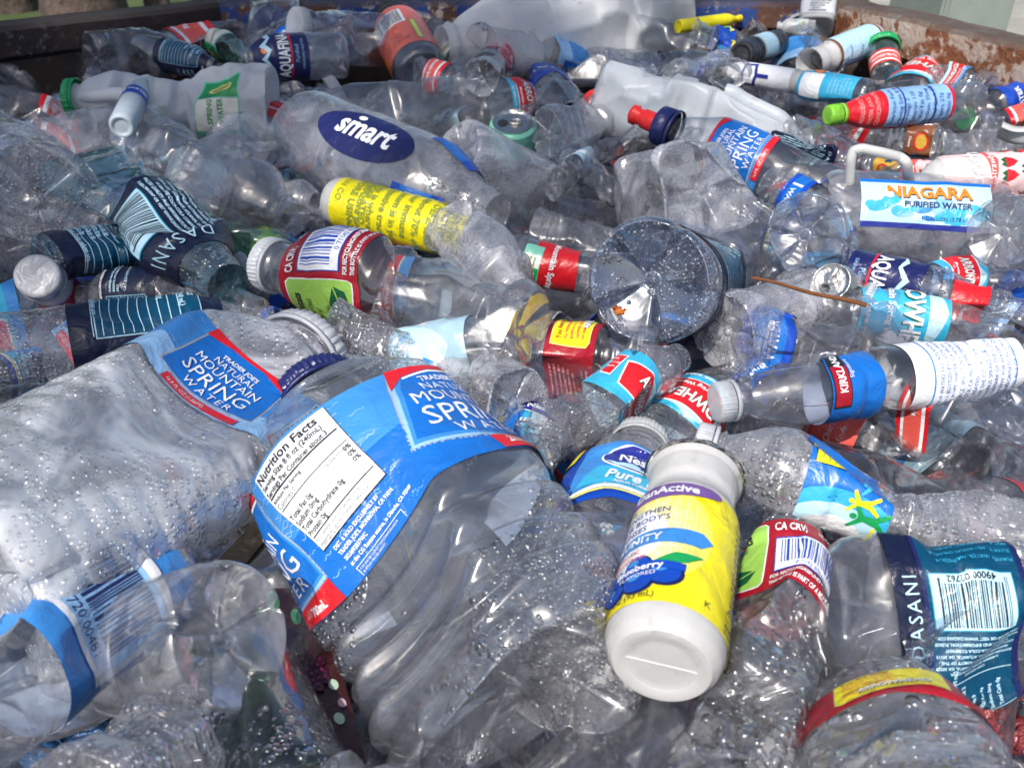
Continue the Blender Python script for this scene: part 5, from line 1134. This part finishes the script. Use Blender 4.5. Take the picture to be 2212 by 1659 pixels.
bottle('white coffee drink bottle with brown label and blue rims', 'the brown and white coffee label', (1890, 82, .030), (1745, 140, .022), 66, mat=WHITE, lab='brownfacts', f=(.08, .72), roll=10, nm='coffee_bottle', seed=167, dents=0, petals=0, prof='cup', rigid=1.1)
bottle('bottle with teal and white panels lying at the back right', 'the teal and white panels', (1880, 208, .026), (1690, 175, .024), 66, mat=CLEAR, lab='tealwhite', f=(.12, .76), nm='water_bottle', seed=168, dents=1, crumple=.03, prof='smooth')
bottle('long juice bottle with deep red label, nutrition panel and lime cap end', 'the long deep red label', (2110, 215, .030), (1788, 250, .028), 82, mat=CLEAR, lab='redfacts', f=(.24, .90), roll=-8, half=90, nm='juice_bottle', cap='lime', seed=169, dents=0, crumple=.02, prof='smooth', capf=(.90, 1.0))
bottle('folded dark blue label bottle behind the sports bottle', 'the folded dark blue label', (1660, 310, .020), (1830, 345, .014), 74, mat=CLEAR, lab='tealcode', f=(.0, .85), roll=90, seed=170, dents=4, dd=.6, flat=.4, crumple=.1, prof='smooth')
bottle('white yoghurt drink bottle with strawberries on pink and red label', 'the strawberry yoghurt bottle', (2250, 372, .032), (1965, 392, .026), 96, mat=WHITE, lab='berryyog', f=(.10, .80), roll=8, nm='yoghurt_bottle', seed=171, dents=0, petals=0, prof='hero', rigid=1.1)
bottle('clear jar with green screw lid near the right wall', 'the green screw lid', (1915, 165, .010), (1905, 96, .030), 62, mat=CLEAR, cap='green', lab='redband', f=(.1, .5), nm='jar', cat='jar', seed=172, dents=0, petals=0, prof='wide', capf=(.80, 1.0))
bottle('clear bottle with tiny blue cap behind the second jug', 'the tiny blue cap', (1370, 160, .0), (1430, 120, .015), 46, mat=CLEAR, cap='navy', seed=173, dents=1)
bottle('dark bottle with red cap beside the big jug', 'the red cap beside the big jug', (1400, -10, .02), (1445, 50, .01), 34, mat=CAPS['black'], cap='red', nm='dark_bottle', seed=174, dents=0, petals=0, capf=(.80, 1.0))
# ------------------------------------------------ jugs
def jug(label, short, p0, p1, w, cap=None, lab=None, f=(.2, .5), roll=0, hroll=90, seed=1, crumple=.06, dents=2, handle=True, mat=MILKY, **kw):
    rt, F = bottle(label, short, p0, p1, w, prof='jug', mat=mat, cap=cap, lab=lab, f=f, roll=roll, nm='milk_jug', cat='jug', seed=seed, dents=dents, dd=.92, crumple=crumple, sq=2.2, petals=0, nt=96, nz=90, capf=(.945, 1.), **kw)
    if handle:
        a = -PI/2 + R_(hroll); L, R = F.L, F.R; pts = []
        for q in np.linspace(0, 1, 14):
            rr = R*(.98 - .62*q + .30*math.sin(q*PI)); pts.append([rr*math.cos(a), rr*math.sin(a), L*(.56 + .33*q)])
        co, Fc = tube(F.deform(np.array(pts)), R*.17, 14); sub('handle', co, Fc, mat, rt)
    return rt, F
jug('large translucent milk jug with big smooth panels at the back centre', 'the large milky jug at the back', (1440, 55, .022), (945, 100, .030), 225, seed=201, hroll=200, crumple=.09)
jug('milky jug lying behind the salmon juice label', 'the milky jug behind the juice bottle', (900, 20, .0), (690, 60, .0), 105, seed=202, hroll=180, handle=False)
jug('crumpled milky jug tapering right, in front of the large one', 'the crumpled milky jug', (1305, 205, .020), (1760, 335, -.004), 178, seed=203, crumple=.10, dents=3, hroll=-60, mat=hdpe('milky_plastic_thin', (.70, .74, .79), .28))
bottle('short bottle with red cap sticking out left of the crumpled jug', 'the red cap left of the jug', (1360, 240, -.01), (1282, 226, .012), 62, mat=CLOUDY, cap='red', seed=207, dents=0, prof='wide', capf=(.84, 1.0))
jug('creased milky jug with green cap and green print, by the left wall', 'the creased jug with green cap', (590, 222, .022), (148, 214, .026), 168, cap='green', lab='greenleaf', f=(.12, .34), roll=0, half=26, seed=204, crumple=.12, dents=3, hroll=8)
jug('white printed jug standing at the right end of the back wall', 'the printed white jug', (1762, 60, .03), (1772, -20, .06), 74, lab='greyprint', f=(.10, .6), half=22, seed=205, dents=0, handle=False, mat=WHITE, crumple=.0)
bottle('slim pale carton-like bottle with blue bands lying on the creased jug', 'the slim blue-banded bottle', (262, 275, .040), (312, 170, .050), 52, mat=hdpe('pale_blue_plastic', (.55, .63, .70), 0), cap=None, lab='petiteblue', f=(.45, .60), seed=206, dents=0, petals=0, prof='smooth', nm='slim_bottle', top=.93)
# ------------------------------------------------ cans
def can(label, short, p0, p1, w, mat, lab=None, tabfront=False, seed=1, crush=0., nm='drink_can', **kw):
    rt, F = bottle(label, short, p0, p1, w, prof='can', mat=mat, lab=lab, f=(.12, .88), nm=nm, cat='can', seed=seed, dents=2 if crush else 0, crumple=crush, petals=0, basein=.25, rigid=1.2, top=.995, nt=64, nz=50, **kw)
    L, R = F.L, F.R; r = .84*R; a = np.linspace(0, 2*PI, 48, endpoint=False)
    rows = [np.stack([k*r*np.cos(a), k*r*np.sin(a), np.full(48, L*1. + z*R)], 1) for k, z in ((1, 0), (.96, .02), (.92, -.10), (.7, -.09), (.5, -.09), (.01, -.09))]
    P = np.concatenate(rows); i = np.arange(5)[:, None]*48; j = np.arange(48)[None]; j2 = (j+1) % 48
    lid = sub('lid', P, np.stack([i+j, i+j2, i+48+j2, i+48+j], 2).reshape(-1, 4), ALU, rt)
    t_ = np.linspace(0, 2*PI, 20); ring = np.stack([.24*R*np.cos(t_)+.12*R, .15*R*np.sin(t_), np.full(20, L-.03*R)], 1)
    co, Fc = tube(ring, R*.045, 8); sub('pull_tab', co, Fc, ALU, rt)
    b = np.linspace(0, 2*PI, 24, endpoint=False)
    op = np.stack([np.append(.22*R*np.cos(b)-.42*R, -.42*R), np.append(.26*R*np.sin(b), 0), np.full(25, L-.085*R)], 1)
    sub('opening', op, [[k, (k+1) % 24, 24] for k in range(24)], CAPS['black'], rt)
    return rt, F
can('teal drink can with gold rim behind the fine-droplet base', 'the teal can', (1110, 325, -.01), (1108, 262, .016), 102, I('seafoam'), seed=301)
can('bare metal can end with pull tab under the twig', 'the bare can end', (1850, 660, -.02), (1795, 608, .012), 92, ALU, seed=302, crush=.03)
bottle('white jar with pale round lid facing up and red stripes, in the shade at left', 'the striped jar at left', (150, 650, -.03), (80, 596, .014), 92, mat=WHITE, cap=ink('pale_grey_lid', (.45, .45, .47), back=None), lab='colacan', f=(.1, .66), nm='jar', cat='jar', seed=303, dents=0, petals=0, prof='wide', capf=(.84, 1.0), ridges=0)
# ------------------------------------------------ loose things
def polyline_thing(name, label, cat, pts, rad, mat, nt=10, short=None, closed=False):
    co, Fc = tube(pts, rad, nt); o = obj(name, mesh_from(name, co, Fc, [mat])); tag(o, label, cat); return o
BARK = ink('dry_twig', (.16, .055, .015), rough=.8, back=None)
tp = [pt(p) for p in ((1625, 600, .052), (1700, 622, .048), (1790, 640, .044), (1870, 660, .038))]
co_, f_ = tube(np.array([tp[0]*(1-q)+tp[3]*q + np.array([0, 0, .0004*math.sin(q*9)]) for q in np.linspace(0, 1, 24)]), np.linspace(.0007, .0011, 24), 8)
tag(obj('twig', mesh_from('twig', co_, f_, [BARK])), 'thin reddish brown twig lying across bottles above the bare can end', 'twig')
hp = [(1835, 395, .03), (1838, 345, .045), (1843, 326, .05), (1862, 321, .052), (1905, 330, .05), (1945, 340, .047), (1960, 352, .045), (1962, 395, .028)]
H = np.array([pt(p) for p in hp]); q = np.linspace(0, len(H)-1, 60); Hs = np.stack([np.interp(q, range(len(H)), H[:, k]) for k in range(3)], 1)
for _ in range(3): Hs[1:-1] = (Hs[:-2]+2*Hs[1:-1]+Hs[2:])/4
co_, f_ = tube(Hs, .0029, 12); tag(obj('bail_handle', mesh_from('bail_handle', co_, f_, [WHITE])), 'white plastic loop handle standing up beside the strawberry yoghurt bottle', 'handle')
def slab(name, label, cat, corners, thick, mats, art_=None, bend=.0, group=None):
    """thin sheet with thickness spanning four corner points, gently bowed"""
    A, B, Cc, D = [pt(p) for p in corners]; n = 24; P = []
    nrm = np.cross(B-A, D-A); nrm /= np.linalg.norm(nrm)
    if nrm @ (CAM-A) < 0: nrm = -nrm
    for sgn in (1, -1):
        for i in range(n+1):
            for j in range(n+1):
                u, v = i/n, j/n; p = A*(1-u)*(1-v)+B*u*(1-v)+Cc*u*v+D*(1-u)*v
                P.append(p + nrm*(bend*(math.sin(u*PI)+.4*math.sin(v*PI*1.7+u)) + sgn*thick/2))
    Fc = []; m = n+1; o2 = m*m
    for i in range(n):
        for j in range(n):
            a = i*m+j; Fc.append([a, a+m, a+m+1, a+1]); Fc.append([o2+a, o2+a+1, o2+a+m+1, o2+a+m])
    for i in range(n):
        for (a, b) in ((i*m, (i+1)*m), ((i+1)*m+n, i*m+n), (i+1, i), (n*m+i, n*m+i+1)): Fc.append([a, b, o2+b, o2+a])
    o = obj(name, mesh_from(name, P, Fc, mats)); return tag(o, label, cat, group)
WOOD = ink('weathered_wood', (.30, .24, .17), rough=.8, back=None); CARD = ink('carton_print', (.45, .40, .30), back=None)
slab('wood_slat', 'weathered wooden slat showing between the beaded bottle and the spring water label', 'slat', [(430, 1260, -.02), (600, 1080, -.02), (620, 1115, -.02), (470, 1300, -.02)], .003, [WOOD])
slab('wood_slat', 'grey wooden slat end beside the blackberry carton', 'slat', [(560, 1290, -.03), (640, 1400, -.03), (600, 1430, -.03), (520, 1310, -.03)], .003, [WOOD])
# blackberry printed carton: flat panel with printed fruit, on the thing itself
rt = root('fruit_carton', 'dark carton printed with blackberries and green leaves, under the spring water bottle', 'carton')
A_, B_, C_, D_ = [pt(p) for p in ((530, 1270, -.016), (690, 1270, -.016), (790, 1640, -.008), (530, 1660, -.008))]
def cardp(u, v, h=0):
    n_ = np.cross(B_-A_, D_-A_); n_ /= np.linalg.norm(n_); n_ = n_ if n_ @ (CAM-A_) > 0 else -n_
    return A_*(1-u)*(1-v)+B_*u*(1-v)+C_*u*v+D_*(1-u)*v + n_*h
def carddisc(name, cu, cv, r, mat, h, sx=1., n=16, rt=rt):
    P = [cardp(cu + r*sx*math.cos(t_), cv + r*math.sin(t_)*.6, h) for t_ in np.linspace(0, 2*PI, n, endpoint=False)] + [cardp(cu, cv, h)]
    return P, [[k, (k+1) % n, n] for k in range(n)]
P = [cardp(u, v, s_) for s_ in (0, -.002) for u, v in ((0, 0), (1, 0), (1, 1), (0, 1))]
sub('panel', P, [[0, 1, 2, 3], [4, 7, 6, 5], [0, 4, 5, 1], [1, 5, 6, 2], [2, 6, 7, 3], [3, 7, 4, 0]], ink('dark_carton', (.05, .01, .01), back=None), rt, smooth=False)
V_, F_ = [], []; rr_ = random.Random(5); fm = []
fmats = [ink('berry', (.06, .004, .02), rough=.3, back=None), ink('berry_light', (.16, .01, .05), rough=.3, back=None), I('green'), I('lime'), I('cream'), I('brick')]
def addd(P, Fc, m): 
    k = len(V_); V_.extend(P); F_.extend([[i+k for i in f] for f in Fc]); fm.extend([m]*len(Fc))
for cx_, cy_, n_, in ((.42, .36, 26), (.66, .54, 30)):
    for i in range(n_):
        a_ = i*2.4; r__ = .032*math.sqrt(i); u_, v_ = cx_+r__*math.cos(a_), cy_+r__*math.sin(a_)*.7
        addd(*carddisc('', u_, v_, .042, None, .0006+.00002*i), 0); addd(*carddisc('', u_-.01, v_-.008, .016, None, .0012+.00001*i), 1)
for u_, v_, r__ in ((.35, .10, .13), (.62, .20, .09), (.2, .2, .1)): addd(*carddisc('', u_, v_, r__, None, .0003, sx=.7), 2)
for u_, v_, r__ in ((.88, .62, .05), (.92, .72, .04), (.86, .80, .05)): addd(*carddisc('', u_, v_, r__, None, .0004+r__*.001), 5 if r__ < .045 else 3)
obj('printed_fruit', mesh_from('printed_fruit', V_, F_, fmats, fm), rt)
# frosted dark lens shaped bottle at the bottom left
bottle('dark green glassy bottle side with grey film, bottom left between droplets and carton', 'the dark green glassy bottle', (640, 1760, .0), (470, 1330, -.02), 250, mat=pet('dark_green_clear', tint=(.22, .32, .24), haze=.05, hazecol=(.1, .2, .12), drop=420, cover=.4), seed=401, dents=1, petals=0, prof='smooth', nm='dark_bottle')
slab('oval_tray', 'white plastic tray edge near the right wall', 'tray', [(2150, 290, .03), (2240, 300, .03), (2240, 272, .04), (2165, 272, .04)], .004, [WHITE], bend=.003)
def cup(label, p, r, h, tilt, mat):
    a = np.linspace(0, 2*PI, 48, endpoint=False); rows = []
    for k, z in ((.001, 0), (.78, 0), (.80, .02), (1.0, 1.), (1.05, 1.0), (1.05, .96), (.98, .96), (.77, .05), (.001, .05)): rows.append(np.stack([r*k*np.cos(a), r*k*np.sin(a), np.full(48, h*z)], 1))
    P = np.concatenate(rows); i = np.arange(8)[:, None]*48; j = np.arange(48)[None]; j2 = (j+1) % 48
    o = obj('plastic_cup', mesh_from('plastic_cup', P, np.stack([i+j, i+j2, i+48+j2, i+48+j], 2).reshape(-1, 4), [mat])); o.location = pt(p); o.rotation_euler = tilt; tag(o, label, 'cup'); return o
cup('white plastic cup peeping out at the bottom edge right of centre', (1690, 1670, -.03), .022, .05, (1.2, .2, .5), WHITE)
leaf = ink('dry_leaf', (.45, .13, .02), rough=.9, back=None)
P = [pt((1322, 664, .052)), pt((1330, 658, .055)), pt((1345, 668, .054)), pt((1352, 664, .056)), pt((1350, 676, .052)), pt((1333, 680, .054)), pt((1328, 672, .052))]
P = np.array(P); P2 = np.concatenate([P, P + np.array([0, 0, -.0006])]); 
o = obj('dry_leaf', mesh_from('dry_leaf', P2, [[0, 1, 2], [0, 2, 5], [2, 3, 4], [2, 4, 5], [0, 5, 6], [7, 9, 8], [7, 12, 9], [9, 11, 10], [9, 12, 11], [7, 13, 12], [0, 7, 8], [0, 8, 1], [5, 12, 13], [5, 13, 6]], [leaf])); tag(o, 'tiny crumpled orange leaf on the blue petal base in the centre', 'leaf')
# ------------------------------------------------------------------ second layer of loose bottles: prototypes, then copies
rs_ = random.Random(77)
FC = pet('deep_clear_plastic', haze=.022, gl=.07, ripple=.2); FD = pet('deep_dull_plastic', haze=.06, gl=.08, ripple=.3, tint=(.86, .86, .89)); FB = pet('deep_beaded_plastic', haze=.03, gl=.08, drop=520, cover=.6)  # haze and gloss lowered to stand in for shade between the bottles
designs = [(FC, None, None), (FC, 'bluepeak', 'white'), (FD, None, None), (FB, 'tealcode', None), (FC, 'arrowfront', 'white'), (FB, None, None), (FC, 'purelife', 'blue'),
           (FD, 'redband', None), (SMOKE, None, 'clear'), (FC, 'icering', None), (FC, 'springsmall', 'white'), (FD, None, 'blue')]
DESC = ['clear', 'blue-labelled', 'cloudy', 'teal-labelled', 'cyan-labelled', 'beaded', 'royal-blue-labelled', 'red-banded', 'greyish', 'icy-labelled', 'pale-blue-labelled', 'scuffed']
protos = []
for k, (mt, lb, cp) in enumerate(designs):
    L, R = rs_.uniform(.19, .215), rs_.uniform(.031, .035)
    F = Form(L, R, PROF[['water', 'smooth', 'waist'][k % 3]], seed=500+k, lbands=[(.40, .62)] if lb else [], dents=4, dd=.80, crumple=.02, facets=34, fdepth=.28, ribs=[(.10, .30, 4, .035, .010)], flat=rs_.uniform(0, .35))
    ms = [('body', F.body_mesh(mt, 64, 56, top=.955 if cp else .985))]
    if lb: ms.append(('label', F.patch('label', ART[lb], .40, .62, rs_.uniform(0, 360))))
    if cp: ms.append(('cap', lathe_cap(F, CAPS[cp])[0]))
    protos.append((ms, L))
used_lab = set(o['label'] for o in ALL)
REL = [(0, 'right of'), (45, 'below right of'), (90, 'in front of'), (135, 'below left of'), (180, 'left of'), (225, 'behind and left of'), (270, 'behind'), (315, 'behind and right of')]
def place_filler(k, cen, yaw, pitch, roll):
    ms, L = protos[k]
    M = Matrix.Translation(Vector(cen.tolist())) @ Matrix.Rotation(yaw, 4, 'Z') @ Matrix.Rotation(PI/2+pitch, 4, 'Y') @ Matrix.Rotation(roll, 4, 'Z') @ Matrix.Translation(Vector((0, 0, -L/2)))
    px, py, d = proj(cen)
    hs = sorted(HEROES, key=lambda h: (h[0][0]-px)**2 + (h[0][1]-py)**2)
    for h in hs:
        ang = math.degrees(math.atan2(py-h[0][1], px-h[0][0])) % 360
        rel = REL[int((ang+22.5)//45) % 8][1]; lb = '%s crushed bottle deeper in the heap %s %s' % (DESC[k], rel, h[1])
        if lb not in used_lab and len(lb.split()) <= 16: break
    used_lab.add(lb)
    rt = root('crushed_bottle', lb, 'bottle', 'crushed bottles lying deeper in the heap'); rt.matrix_world = M
    for nm, me in ms: obj(nm, me, rt)
n_f = 0
for iy, y in enumerate(np.arange(.10, yb-.03, .082)):
    xl, xr = inside(0, y)
    hw = .62*(y*math.cos(PITCH) + .22*math.sin(PITCH)) + .03
    for ix, x in enumerate(np.arange(-hw, hw, .088)):
        x += rs_.uniform(-.02, .02) + (.044 if iy % 2 else 0); yy = y + rs_.uniform(-.02, .02)
        if x < xl+.05 or x > xr-.035: continue
        zz = -.050 + rs_.uniform(-.012, .014) + (.055*smooth_(np.array([yy]), .85, .97)[0] + .025)*smooth_(np.array([yy]), .6, .95)[0]
        place_filler(rs_.randrange(len(protos)) if yy > .22 else rs_.choice([0, 2, 5, 8, 11]), np.array([x, yy, zz]), rs_.uniform(0, 6.28), rs_.uniform(-.35, .35), rs_.uniform(0, 6.28)); n_f += 1
print('fillers', n_f, 'objects', len(bpy.data.objects))
